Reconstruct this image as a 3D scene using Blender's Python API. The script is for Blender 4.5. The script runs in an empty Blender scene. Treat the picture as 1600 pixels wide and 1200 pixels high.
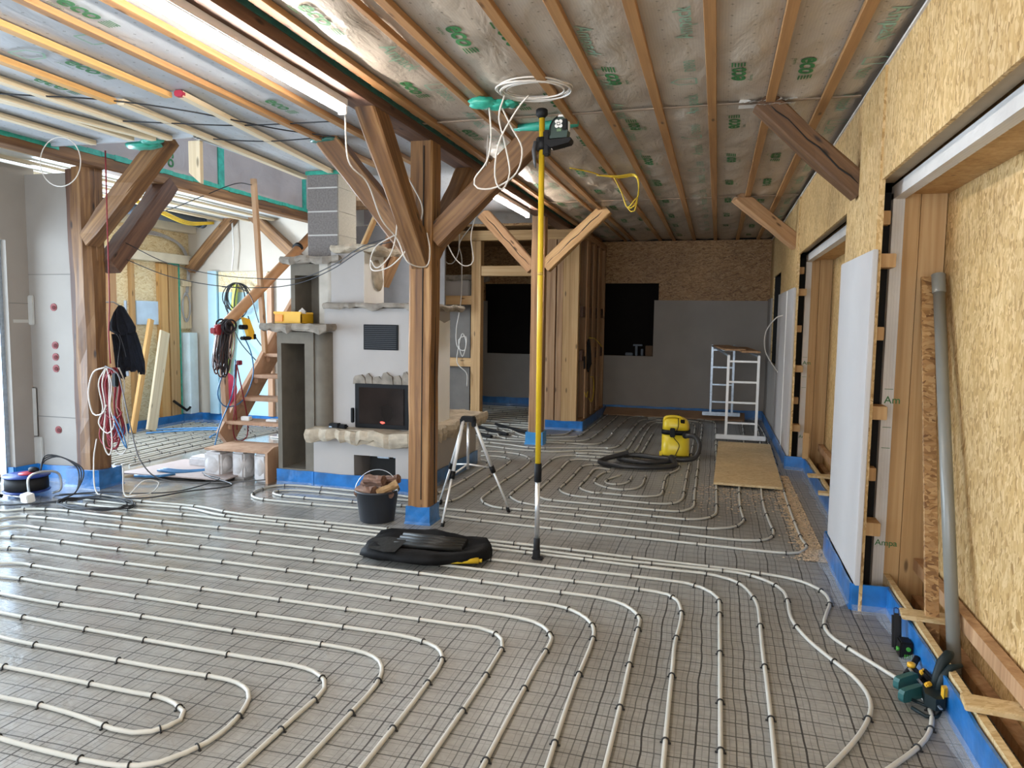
import bpy, bmesh, math, random
from mathutils import Vector, Matrix, Euler
random.seed(7)
sc = bpy.context.scene
C = sc.collection
PI = math.pi
V = Vector

# ---------------------------------------------------------------- camera
YAW, PITCH, ROLL, FPX = 0.27204351, 0.08603273, 0.01377584, 1141.2
_f = V((-math.sin(YAW), math.cos(YAW), 0)); _r = V((math.cos(YAW), math.sin(YAW), 0)); _u = V((0, 0, 1))
_fw = _f * math.cos(PITCH) - _u * math.sin(PITCH); _up = _u * math.cos(PITCH) + _f * math.sin(PITCH)
_rt = _r * math.cos(ROLL) + _up * math.sin(ROLL); _up2 = _up * math.cos(ROLL) - _r * math.sin(ROLL)
cam_data = bpy.data.cameras.new('camera'); cam = bpy.data.objects.new('camera', cam_data); C.objects.link(cam)
cam_data.sensor_width = 36; cam_data.lens = FPX / 1600 * 36; cam_data.clip_start = 0.05; cam_data.clip_end = 200
M = Matrix((_rt, _up2, -_fw)).transposed().to_4x4(); M.translation = V((0, 0, 1.6)); cam.matrix_world = M
sc.camera = cam
# ---------------------------------------------------------------- world, exposure, daylight from the left, added fill from the rear
sc.view_settings.view_transform = 'Standard'; sc.view_settings.look = 'None'
sc.view_settings.gamma = 1.0; sc.view_settings.exposure = 0.27; sc.view_settings.use_curve_mapping = False
w = bpy.data.worlds.new('sky'); sc.world = w; w.use_nodes = True
bg = w.node_tree.nodes['Background']; bg.inputs[0].default_value = (0.62, 0.80, 1.0, 1); bg.inputs[1].default_value = 4.0

def area_light(name, loc, rot, sx, sy, power, col):
    l = bpy.data.lights.new(name, 'AREA'); l.shape = 'RECTANGLE'; l.size = sx; l.size_y = sy; l.energy = power; l.color = col
    o = bpy.data.objects.new(name, l); C.objects.link(o); o.location = loc; o.rotation_euler = rot
    return o
DAY = (0.70, 0.85, 1.0)
# daylight entering the left wall's two openings; two added fill lamps behind the camera
area_light('daylight_patio_left', (-7.70, 3.3, 1.3), (0, -PI/2, 0), 2.2, 4.6, 240, DAY)
area_light('daylight_window_left', (-7.72, 6.98, 1.65), (0, -PI/2, 0), 1.2, 0.85, 210, (0.74, 0.87, 1.0))
area_light('fill_light_rear_left', (-4.2, -1.95, 1.3), (-PI/2, 0, PI), 3.6, 2.2, 28, (1.0, 0.96, 0.92))
area_light('fill_light_rear_right', (-0.35, -1.95, 1.6), (-PI/2, 0, PI), 2.2, 1.5, 56, (1.0, 0.88, 0.74))
TUBE_POWER = 108.0

# ---------------------------------------------------------------- helpers: meshes
class MB:
    def __init__(s): s.v = []; s.f = []; s.sm = []
    def add(s, vs, fs, smooth=False):
        n = len(s.v); s.v += [tuple(p) for p in vs]; s.f += [tuple(i + n for i in f) for f in fs]; s.sm += [smooth] * len(fs); return s
    def box(s, x0, x1, y0, y1, z0, z1, rot=None, piv=None):
        vs = [V((x, y, z)) for x in (x0, x1) for y in (y0, y1) for z in (z0, z1)]
        if rot is not None:
            c = V(piv) if piv else V(((x0+x1)/2, (y0+y1)/2, (z0+z1)/2)); R = Euler(rot).to_matrix(); vs = [c + R @ (p - c) for p in vs]
        return s.add(vs, [(0,1,3,2),(4,6,7,5),(0,4,5,1),(2,3,7,6),(0,2,6,4),(1,5,7,3)])
    def bbox(s, x0, x1, y0, y1, z0, z1, b=0.005, rot=None, piv=None):
        """bevelled box"""
        bm = bmesh.new(); bmesh.ops.create_cube(bm, size=1)
        c = V(((x0+x1)/2, (y0+y1)/2, (z0+z1)/2))
        for q in bm.verts: q.co = V((q.co.x*(x1-x0), q.co.y*(y1-y0), q.co.z*(z1-z0)))
        bmesh.ops.bevel(bm, geom=list(bm.edges), offset=b, segments=2, affect='EDGES')
        R = Euler(rot).to_matrix() if rot is not None else None
        pv = V(piv) if piv else c
        vs = []
        for q in bm.verts:
            p = q.co + c
            if R is not None: p = pv + R @ (p - pv)
            vs.append(p)
        bm.verts.index_update()
        fs = [tuple(x.index for x in f.verts) for f in bm.faces]; bm.free()
        return s.add(vs, fs)
    def tube(s, pts, r, seg=8, cap=True, smooth=True, closed=False):
        pts = [V(p) for p in pts]; n = len(pts); rs = r if isinstance(r, (list, tuple)) else [r] * n
        vs = []; up = None
        for i, p in enumerate(pts):
            a = pts[i-1] if i else (pts[-1] if closed else pts[0]); b = pts[i+1] if i < n-1 else (pts[0] if closed else pts[-1])
            t = (b - a)
            t = t.normalized() if t.length > 1e-9 else V((0,0,1))
            if up is None:
                up = V((0,0,1)) if abs(t.z) < .9 else V((1,0,0))
            x = t.cross(up)
            if x.length < 1e-4: x = t.cross(V((0.3,1,0.2)))
            x.normalize(); up = x.cross(t).normalized()
            for k in range(seg):
                an = 2*PI*k/seg; vs.append(p + (x*math.cos(an) + up*math.sin(an)) * rs[i])
        fs = []
        m = n if closed else n-1
        for i in range(m):
            j = (i+1) % n
            for k in range(seg):
                l = (k+1) % seg; fs.append((i*seg+k, i*seg+l, j*seg+l, j*seg+k))
        s.add(vs, fs, smooth)
        if cap and not closed:
            b = len(s.v) - len(vs)
            s.f.append(tuple(b+k for k in range(seg))[::-1]); s.sm.append(False)
            s.f.append(tuple(b+(n-1)*seg+k for k in range(seg))); s.sm.append(False)
        return s
    def lathe(s, c, prof, seg=28, axis='z', smooth=True):
        c = V(c); vs = []
        for r, h in prof:
            for k in range(seg):
                a = 2*PI*k/seg
                p = V((r*math.cos(a), r*math.sin(a), h))
                if axis == 'x': p = V((p.z, p.x, p.y))
                if axis == 'y': p = V((p.x, p.z, p.y))
                vs.append(c + p)
        fs = [(i*seg+k, i*seg+(k+1) % seg, (i+1)*seg+(k+1) % seg, (i+1)*seg+k) for i in range(len(prof)-1) for k in range(seg)]
        s.add(vs, fs, smooth); b = len(s.v) - len(vs)
        if prof[0][0] > 1e-5: s.f.append(tuple(b+k for k in range(seg))[::-1]); s.sm.append(False)
        if prof[-1][0] > 1e-5: s.f.append(tuple(b+(len(prof)-1)*seg+k for k in range(seg))); s.sm.append(False)
        return s
    def prism(s, poly, axis, a, b):
        """poly: 2D points; axis the extrusion axis ('x': (y,z), 'y': (x,z), 'z': (x,y))"""
        def P(p, t):
            if axis == 'x': return (t, p[0], p[1])
            if axis == 'y': return (p[0], t, p[1])
            return (p[0], p[1], t)
        n = len(poly); vs = [P(p, a) for p in poly] + [P(p, b) for p in poly]
        fs = [tuple(range(n))[::-1], tuple(range(n, 2*n))] + [(i, (i+1) % n, n+(i+1) % n, n+i) for i in range(n)]
        return s.add(vs, fs)
    def blob(s, c, rx, ry, rz, sub=2, jit=0.0, seed=0, rot=None):
        bm = bmesh.new(); bmesh.ops.create_icosphere(bm, subdivisions=sub, radius=1)
        rr = random.Random(seed); R = Euler(rot).to_matrix() if rot else Matrix.Identity(3)
        vs = []
        for q in bm.verts:
            k = 1 + rr.uniform(-jit, jit); vs.append(V(c) + R @ V((q.co.x*rx*k, q.co.y*ry*k, q.co.z*rz*k)))
        bm.verts.index_update(); fs = [tuple(x.index for x in f.verts) for f in bm.faces]; bm.free()
        return s.add(vs, fs, True)
    def make(s, name, mat, root=None, base=None):
        me = bpy.data.meshes.new(name); me.from_pydata(s.v, [], s.f); me.update()
        bm = bmesh.new(); bm.from_mesh(me); bmesh.ops.recalc_face_normals(bm, faces=bm.faces); bm.to_mesh(me); bm.free()
        if len(me.polygons) == len(s.sm): me.polygons.foreach_set('use_smooth', s.sm)
        if mat: me.materials.append(mat)
        o = bpy.data.objects.new(name, me); C.objects.link(o)
        if root is not None:
            o.parent = root; o.matrix_parent_inverse = root_inv(root)
        return o
def root_inv(root):
    m = root.matrix_basis.copy(); p = root
    if root.parent is not None: m = root_full(root)
    return m.inverted()
def root_full(o):
    return (root_full(o.parent) @ o.matrix_parent_inverse @ o.matrix_basis) if o.parent else o.matrix_basis.copy()
def tag(o, label, cat, group=None):
    o['label'] = label; o['category'] = cat
    if group: o['group'] = group
    return o
def thing(name, label, cat, loc, group=None):
    o = bpy.data.objects.new(name, None); C.objects.link(o); o.location = loc; o.empty_display_size = .1
    return tag(o, label, cat, group)
def struct(o): o['kind'] = 'structure'; return o
def copy_tree(o, parent=None):
    c = o.copy(); C.objects.link(c)
    if parent is not None: c.parent = parent
    for ch in list(o.children): copy_tree(ch, c)
    return c
def spline(pts, step=0.04):
    """Catmull-Rom through the points"""
    P = [V(p) for p in pts]; P = [P[0]*2 - P[1]] + P + [P[-1]*2 - P[-2]]; out = []
    for i in range(1, len(P)-2):
        a, b, c, d = P[i-1:i+3]; n = max(1, int((c-b).length/step))
        for k in range(n):
            t = k/n
            out.append(0.5*((2*b) + (c-a)*t + (2*a-5*b+4*c-d)*t*t + (3*b-a-3*c+d)*t*t*t))
    out.append(P[-2]); return out

# ---------------------------------------------------------------- helpers: materials
def nt(name):
    m = bpy.data.materials.new(name); m.use_nodes = True; t = m.node_tree
    return m, t, t.nodes['Principled BSDF']
def N(t, typ, **k):
    n = t.nodes.new(typ)
    for a, b in k.items():
        if a.startswith('i_'): n.inputs[a[2:].replace('_', ' ')].default_value = b
        else: setattr(n, a, b)
    return n
def ramp(t, stops, interp='LINEAR'):
    r = t.nodes.new('ShaderNodeValToRGB'); e = r.color_ramp.elements; r.color_ramp.interpolation = interp
    while len(e) < len(stops): e.new(0.5)
    for q, (p, c) in zip(e, stops): q.position = p; q.color = (*c, 1) if len(c) == 3 else c
    return r
def coords(t, scale=(1,1,1), rot=(0,0,0)):
    tc = N(t, 'ShaderNodeTexCoord'); mp = N(t, 'ShaderNodeMapping'); mp.inputs['Scale'].default_value = scale; mp.inputs['Rotation'].default_value = rot
    t.links.new(tc.outputs['Object'], mp.inputs[0]); return mp.outputs[0]
def bump(t, b, h, strength=.3, dist=.01):
    n = N(t, 'ShaderNodeBump'); n.inputs['Strength'].default_value = strength; n.inputs['Distance'].default_value = dist
    t.links.new(h, n.inputs['Height']); t.links.new(n.outputs[0], b.inputs['Normal']); return n
def plain(name, col, rough=.6, metal=0., var=.08, scale=6, bmp=.0, bs=40, spec=.5, trans=0., alpha=1., coat=0.):
    m, t, b = nt(name)
    no = N(t, 'ShaderNodeTexNoise'); no.inputs['Scale'].default_value = scale; no.inputs['Detail'].default_value = 4
    t.links.new(coords(t), no.inputs['Vector'])
    lo = tuple(max(0, c*(1-var)) for c in col); hi = tuple(min(1, c*(1+var)) for c in col)
    r = ramp(t, [(0.3, lo), (0.7, hi)]); t.links.new(no.outputs['Fac'], r.inputs[0]); t.links.new(r.outputs[0], b.inputs['Base Color'])
    b.inputs['Roughness'].default_value = rough; b.inputs['Metallic'].default_value = metal
    b.inputs['Specular IOR Level'].default_value = spec
    if trans: b.inputs['Transmission Weight'].default_value = trans
    if alpha < 1: b.inputs['Alpha'].default_value = alpha
    if coat: b.inputs['Coat Weight'].default_value = coat; b.inputs['Coat Roughness'].default_value = .15
    if bmp:
        n2 = N(t, 'ShaderNodeTexNoise'); n2.inputs['Scale'].default_value = bs; n2.inputs['Detail'].default_value = 5
        t.links.new(coords(t), n2.inputs['Vector']); bump(t, b, n2.outputs['Fac'], bmp)
    return m
def wood(name, dark, mid, light, rough=.6, grain=(30,30,1.6), knots=True, bmp=.35, axis='z'):
    m, t, b = nt(name)
    g = {'z': grain, 'y': (grain[0], grain[2], grain[1]), 'x': (grain[2], grain[1], grain[0])}[axis]
    n1 = N(t, 'ShaderNodeTexNoise'); n1.inputs['Scale'].default_value = 1; n1.inputs['Detail'].default_value = 6; n1.inputs['Distortion'].default_value = .6
    t.links.new(coords(t, g), n1.inputs['Vector'])
    n2 = N(t, 'ShaderNodeTexNoise'); n2.inputs['Scale'].default_value = .22; n2.inputs['Detail'].default_value = 3; n2.inputs['Distortion'].default_value = 1.2
    t.links.new(coords(t, g), n2.inputs['Vector'])
    ma = N(t, 'ShaderNodeMath', operation='ADD'); ms = N(t, 'ShaderNodeMath', operation='MULTIPLY'); ms.inputs[1].default_value = .5
    t.links.new(n1.outputs['Fac'], ma.inputs[0]); t.links.new(n2.outputs['Fac'], ma.inputs[1]); t.links.new(ma.outputs[0], ms.inputs[0])
    r = ramp(t, [(0.33, dark), (0.5, mid), (0.66, light)]); t.links.new(ms.outputs[0], r.inputs[0])
    out = r.outputs[0]
    if knots:
        k = {'z': (9,9,2.6), 'y': (9,2.6,9), 'x': (2.6,9,9)}[axis]
        vo = N(t, 'ShaderNodeTexVoronoi'); vo.inputs['Scale'].default_value = 1; t.links.new(coords(t, k), vo.inputs['Vector'])
        kr = ramp(t, [(0.06, (0,0,0)), (0.13, (1,1,1))]); t.links.new(vo.outputs['Distance'], kr.inputs[0])
        mx = N(t, 'ShaderNodeMix', data_type='RGBA'); mx.inputs[6].default_value = (*[c*.45 for c in dark], 1)
        t.links.new(kr.outputs[0], mx.inputs[0]); t.links.new(out, mx.inputs[7]); out = mx.outputs[2]
    t.links.new(out, b.inputs['Base Color']); b.inputs['Roughness'].default_value = rough
    bump(t, b, ms.outputs[0], bmp, .01); return m
def osb(name, axis, tones, rot=0.35):
    """strand board: stretched cells of mixed tone; axis = long direction of the strands"""
    m, t, b = nt(name)
    sc3 = {'z': (68,68,9), 'x': (9,68,68), 'y': (68,9,68)}[axis]
    tc = N(t, 'ShaderNodeTexCoord'); nz = N(t, 'ShaderNodeTexNoise'); nz.inputs['Scale'].default_value = 9; nz.inputs['Detail'].default_value = 2
    t.links.new(tc.outputs['Object'], nz.inputs['Vector'])
    sub = N(t, 'ShaderNodeVectorMath', operation='SUBTRACT'); sub.inputs[1].default_value = (.5,.5,.5); t.links.new(nz.outputs['Color'], sub.inputs[0])
    scl = N(t, 'ShaderNodeVectorMath', operation='SCALE'); scl.inputs['Scale'].default_value = .06; t.links.new(sub.outputs[0], scl.inputs[0])
    ad = N(t, 'ShaderNodeVectorMath', operation='ADD'); t.links.new(tc.outputs['Object'], ad.inputs[0]); t.links.new(scl.outputs[0], ad.inputs[1])
    outs = []
    for i, an in enumerate((rot, -rot*1.3, 0.06)):
        mp = N(t, 'ShaderNodeMapping'); rr = [0,0,0]
        mp0 = N(t, 'ShaderNodeMapping'); mp0.inputs['Rotation'].default_value = (an, an, an*.6); mp0.inputs['Location'].default_value = (i*3.1, i*1.7, i*2.3)
        mp.inputs['Scale'].default_value = sc3
        t.links.new(ad.outputs[0], mp0.inputs[0]); t.links.new(mp0.outputs[0], mp.inputs[0])
        vo = N(t, 'ShaderNodeTexVoronoi'); vo.inputs['Scale'].default_value = 1; t.links.new(mp.outputs[0], vo.inputs['Vector'])
        se = N(t, 'ShaderNodeSeparateColor'); t.links.new(vo.outputs['Color'], se.inputs[0]); outs.append((se, vo))
    r1 = ramp(t, [(i/(len(tones)-1), c) for i, c in enumerate(tones)]); r2 = ramp(t, [(i/(len(tones)-1), c) for i, c in enumerate(tones[::-1])]); r3 = ramp(t, [(i/(len(tones)-1), c) for i, c in enumerate(tones)])
    for r, (se, vo) in zip((r1, r2, r3), outs): t.links.new(se.outputs[0], r.inputs[0])
    mx = N(t, 'ShaderNodeMix', data_type='RGBA'); g1 = N(t, 'ShaderNodeMath', operation='GREATER_THAN'); g1.inputs[1].default_value = .5
    t.links.new(outs[0][0].outputs[1], g1.inputs[0]); t.links.new(g1.outputs[0], mx.inputs[0]); t.links.new(r1.outputs[0], mx.inputs[6]); t.links.new(r2.outputs[0], mx.inputs[7])
    mx2 = N(t, 'ShaderNodeMix', data_type='RGBA'); g2 = N(t, 'ShaderNodeMath', operation='GREATER_THAN'); g2.inputs[1].default_value = .6
    t.links.new(outs[1][0].outputs[1], g2.inputs[0]); t.links.new(g2.outputs[0], mx2.inputs[0]); t.links.new(mx.outputs[2], mx2.inputs[6]); t.links.new(r3.outputs[0], mx2.inputs[7])
    fn = N(t, 'ShaderNodeTexNoise'); fn.inputs['Scale'].default_value = 1.3; t.links.new(coords(t), fn.inputs['Vector'])
    fr = ramp(t, [(.35, (.86,.85,.83)), (.65, (1.05,1.04,1.0))]); t.links.new(fn.outputs['Fac'], fr.inputs[0])
    mm = N(t, 'ShaderNodeMix', data_type='RGBA', blend_type='MULTIPLY'); mm.inputs[0].default_value = 1
    t.links.new(mx2.outputs[2], mm.inputs[6]); t.links.new(fr.outputs[0], mm.inputs[7]); t.links.new(mm.outputs[2], b.inputs['Base Color'])
    b.inputs['Roughness'].default_value = .55; bump(t, b, outs[0][1].outputs['Distance'], .25, .004); return m

OLD = wood('old_timber', (.075,.033,.014), (.185,.088,.032), (.34,.185,.072), rough=.55)
OLDD = wood('dark_timber', (.055,.026,.018), (.12,.058,.035), (.20,.10,.055), rough=.6)
OLDB = wood('brown_timber', (.05,.024,.012), (.12,.058,.024), (.21,.11,.048), rough=.6)
POSTW = wood('post_timber', (.085,.033,.010), (.27,.13,.042), (.47,.27,.105), rough=.55, grain=(24,24,1.2), bmp=.6)
NEW = wood('new_timber', (.36,.20,.075), (.49,.295,.125), (.58,.38,.185), rough=.6, grain=(40,40,1.2), bmp=.15)
PALE = wood('pale_batten', (.60,.48,.30), (.70,.58,.40), (.78,.68,.50), rough=.6, grain=(40,40,1.2), bmp=.12)
BATT = wood('batten', (.25,.115,.04), (.37,.19,.07), (.48,.275,.115), rough=.6, grain=(40,40,1.2), bmp=.15)
ORNG = wood('orange_batten', (.52,.27,.09), (.62,.36,.13), (.70,.44,.19), rough=.6, grain=(40,40,1.2), bmp=.12)
STUD = wood('sawn_stud', (.27,.14,.065), (.42,.24,.12), (.53,.34,.19), rough=.65, grain=(30,30,1.2), bmp=.2)
STAIR = wood('stair_wood', (.36,.20,.12), (.47,.28,.17), (.55,.36,.24), rough=.6, grain=(14,14,3), bmp=.12)
T_OSB = [(.36,.22,.08), (.56,.39,.17), (.68,.51,.25), (.78,.64,.36), (.60,.42,.18)]
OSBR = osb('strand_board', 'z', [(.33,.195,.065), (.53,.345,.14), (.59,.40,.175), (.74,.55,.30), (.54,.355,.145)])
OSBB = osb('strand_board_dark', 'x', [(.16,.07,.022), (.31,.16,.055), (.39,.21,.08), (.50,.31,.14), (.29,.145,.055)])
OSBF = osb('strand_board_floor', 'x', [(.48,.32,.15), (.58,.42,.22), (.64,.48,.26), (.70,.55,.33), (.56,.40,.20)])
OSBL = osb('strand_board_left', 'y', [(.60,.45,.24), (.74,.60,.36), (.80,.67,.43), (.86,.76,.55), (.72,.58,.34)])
GYPS = plain('grey_gypsum', (.325,.295,.265), .85, var=.05, scale=3, bmp=.05)
GYPL = plain('light_gypsum', (.51,.495,.49), .8, var=.03, scale=3)
GYPW = plain('pale_beige_board', (.55,.50,.43), .85, var=.04, scale=3)
GYPB = plain('bluish_gypsum', (.42,.62,.72), .8, var=.04, scale=3)
BLUE = plain('blue_strip', (.014,.145,.42), .34, var=.30, scale=9, bmp=.35, bs=24, coat=.4)
BLACK = plain('black_plastic', (.008,.008,.009), .5, var=.2, spec=.2)
BLACKR = plain('black_rubber', (.012,.012,.013), .6, var=.2, spec=.25)
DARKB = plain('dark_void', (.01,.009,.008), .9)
YEL = plain('yellow_plastic', (.80,.58,.02), .35, var=.05)
YELP = plain('yellow_pole', (.66,.44,.02), .35, var=.05)
ALU = plain('aluminium', (.72,.73,.75), .3, metal=.85, var=.05)
ALUW = plain('bright_aluminium', (.80,.80,.79), .4, metal=.3, var=.04)
STEELG = plain('galvanised_steel', (.45,.52,.60), .35, metal=.8, var=.15, scale=30)
WHITE = plain('white_plastic', (.80,.79,.76), .5, var=.03)
CABW = plain('white_cable', (.62,.58,.53), .45, var=.05)
CABB = plain('black_cable', (.015,.016,.02), .5, var=.2)
CABR = plain('red_cable', (.22,.008,.018), .45, var=.15)
CABY = plain('yellow_cable', (.75,.52,.04), .5, var=.1)
CABBL = plain('blue_cable', (.04,.16,.34), .5, var=.1)
GREEN = plain('green_tape', (.03,.33,.24), .45, var=.25, scale=18)
GREEND = plain('dark_green_tape', (.025,.12,.095), .4, var=.25, scale=18)
PIPEM = plain('white_pipe', (.53,.515,.46), .38, var=.04)
CEM = plain('cement_render', (.17,.15,.12), .9, var=.14, scale=7, bmp=.12)
BLOCK = plain('concrete_block', (.20,.18,.17), .95, var=.22, scale=60, bmp=.4, bs=90)
BLOCKL = plain('light_block', (.52,.50,.44), .95, var=.08, scale=50, bmp=.3, bs=90)
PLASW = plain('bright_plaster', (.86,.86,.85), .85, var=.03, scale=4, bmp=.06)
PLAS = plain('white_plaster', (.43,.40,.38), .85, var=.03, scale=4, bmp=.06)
STONE = plain('field_stone', (.46,.37,.27), .85, var=.38, scale=11, bmp=.7, bs=26)
STONEL = plain('pale_stone', (.44,.37,.28), .85, var=.28, scale=11, bmp=.6, bs=26)
STONEG = plain('grey_stone', (.26,.225,.185), .85, var=.30, scale=11, bmp=.6, bs=26)
GLASSD = plain('dark_glass', (.018,.012,.010), .12, var=.5, scale=3, spec=.35)
EMBER, _t, _b = nt('ember'); _b.inputs['Base Color'].default_value = (.3,.03,.03,1); _b.inputs['Emission Color'].default_value = (1,.12,.08,1); _b.inputs['Emission Strength'].default_value = 1.5
FOAM = plain('white_foam', (.62,.60,.60), .8, var=.1, scale=20, bmp=.2)
PLY = plain('grey_pink_board', (.36,.29,.27), .75, var=.06, scale=10)
FABRIC = plain('navy_fabric', (.006,.009,.018), .95, var=.4, scale=20, bmp=.4, bs=60)
BAGM = plain('black_nylon', (.007,.007,.0075), .6, var=.3, scale=9, bmp=.6, bs=14, spec=.12)
LOG = wood('log_bark', (.07,.035,.022), (.17,.09,.06), (.30,.19,.13), rough=.85, grain=(40,40,6), knots=False, bmp=.8)
LOGC = plain('cut_log', (.45,.25,.10), .8, var=.2, scale=20)
CLEAR = plain('clear_foil', (.8,.85,.9), .15, alpha=.18)
TUBEM, _t, _b = nt('tube_glow'); _b.inputs['Base Color'].default_value = (1,1,1,1); _b.inputs['Emission Color'].default_value = (1.0,.93,.85,1); _b.inputs['Emission Strength'].default_value = TUBE_POWER
HALO = plain('tube_housing', (.75,.75,.76), .4, var=.02)
PINK, _t, _b = nt('pink_foil'); _b.inputs['Base Color'].default_value = (.75,.08,.2,1); _b.inputs['Roughness'].default_value = .4

def membrane_mat(name, col, rough=.38, warm=None, bs=.5):
    m, t, b = nt(name)
    sx = N(t, 'ShaderNodeSeparateXYZ'); t.links.new(coords(t), sx.inputs[0])
    # fine ribs and rows of small crosses, as printed on the sheet
    def near(out, pitch, wdt, off=0.):
        q = out
        for op, k in (('ADD', off+40), ('DIVIDE', pitch), ('FRACT', 0), ('SUBTRACT', .5), ('ABSOLUTE', 0), ('LESS_THAN', wdt/pitch/2)):
            n = N(t, 'ShaderNodeMath', operation=op); t.links.new(q, n.inputs[0]); n.inputs[1].default_value = k; q = n.outputs[0]
        return q
    def both(p, q, op='MULTIPLY'):
        n = N(t, 'ShaderNodeMath', operation=op); t.links.new(p, n.inputs[0]); t.links.new(q, n.inputs[1]); return n.outputs[0]
    X_, Y_ = sx.outputs[0], sx.outputs[1]
    cross = both(both(near(X_, .108, .016), near(Y_, .115, .0045)), both(near(X_, .108, .0045), near(Y_, .115, .016)), 'MAXIMUM')
    dr = ramp(t, [(0, (1,1,1)), (1, (.42,.42,.38))]); t.links.new(cross, dr.inputs[0])
    wv = N(t, 'ShaderNodeTexWave', wave_type='BANDS', bands_direction='X'); wv.inputs['Scale'].default_value = 22; wv.inputs['Distortion'].default_value = .3
    t.links.new(coords(t), wv.inputs['Vector'])
    wr = ramp(t, [(0, (.93,.93,.93)), (1, (1,1,1))]); t.links.new(wv.outputs['Fac'], wr.inputs[0])
    cl = ramp(t, [(.3, tuple(c*.86 for c in col)), (.7, tuple(min(1, c*1.12) for c in col))]); no = N(t, 'ShaderNodeTexNoise'); no.inputs['Scale'].default_value = 2.2; no.inputs['Detail'].default_value = 4
    t.links.new(coords(t), no.inputs['Vector']); t.links.new(no.outputs['Fac'], cl.inputs[0])
    m1 = N(t, 'ShaderNodeMix', data_type='RGBA', blend_type='MULTIPLY'); m1.inputs[0].default_value = 1; m2 = N(t, 'ShaderNodeMix', data_type='RGBA', blend_type='MULTIPLY'); m2.inputs[0].default_value = 1
    t.links.new(cl.outputs[0], m1.inputs[6]); t.links.new(dr.outputs[0], m1.inputs[7]); t.links.new(m1.outputs[2], m2.inputs[6]); t.links.new(wr.outputs[0], m2.inputs[7])
    t.links.new(m2.outputs[2], b.inputs['Base Color']); b.inputs['Roughness'].default_value = rough; b.inputs['Specular IOR Level'].default_value = .5
    n2 = N(t, 'ShaderNodeTexNoise'); n2.inputs['Scale'].default_value = 3; n2.inputs['Detail'].default_value = 5; n2.inputs['Distortion'].default_value = .8
    t.links.new(coords(t, (2.2, .8, 1)), n2.inputs['Vector']); bump(t, b, n2.outputs['Fac'], bs, .05)
    return m
MEMR = membrane_mat('membrane_beige', (.50,.425,.345), bs=.35)
MEML = membrane_mat('membrane_grey', (.47,.49,.515), .42, bs=.25)
MEMJ = membrane_mat('membrane_white', (.66,.64,.62), .5, bs=.3)
MEMS = membrane_mat('membrane_brown', (.40,.33,.30), .4)
PRINT = plain('green_print', (.035,.17,.05), .6, var=.15, scale=30)
PRINTL = plain('pale_green_print', (.26,.40,.29), .6, var=.1, scale=30)

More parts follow.
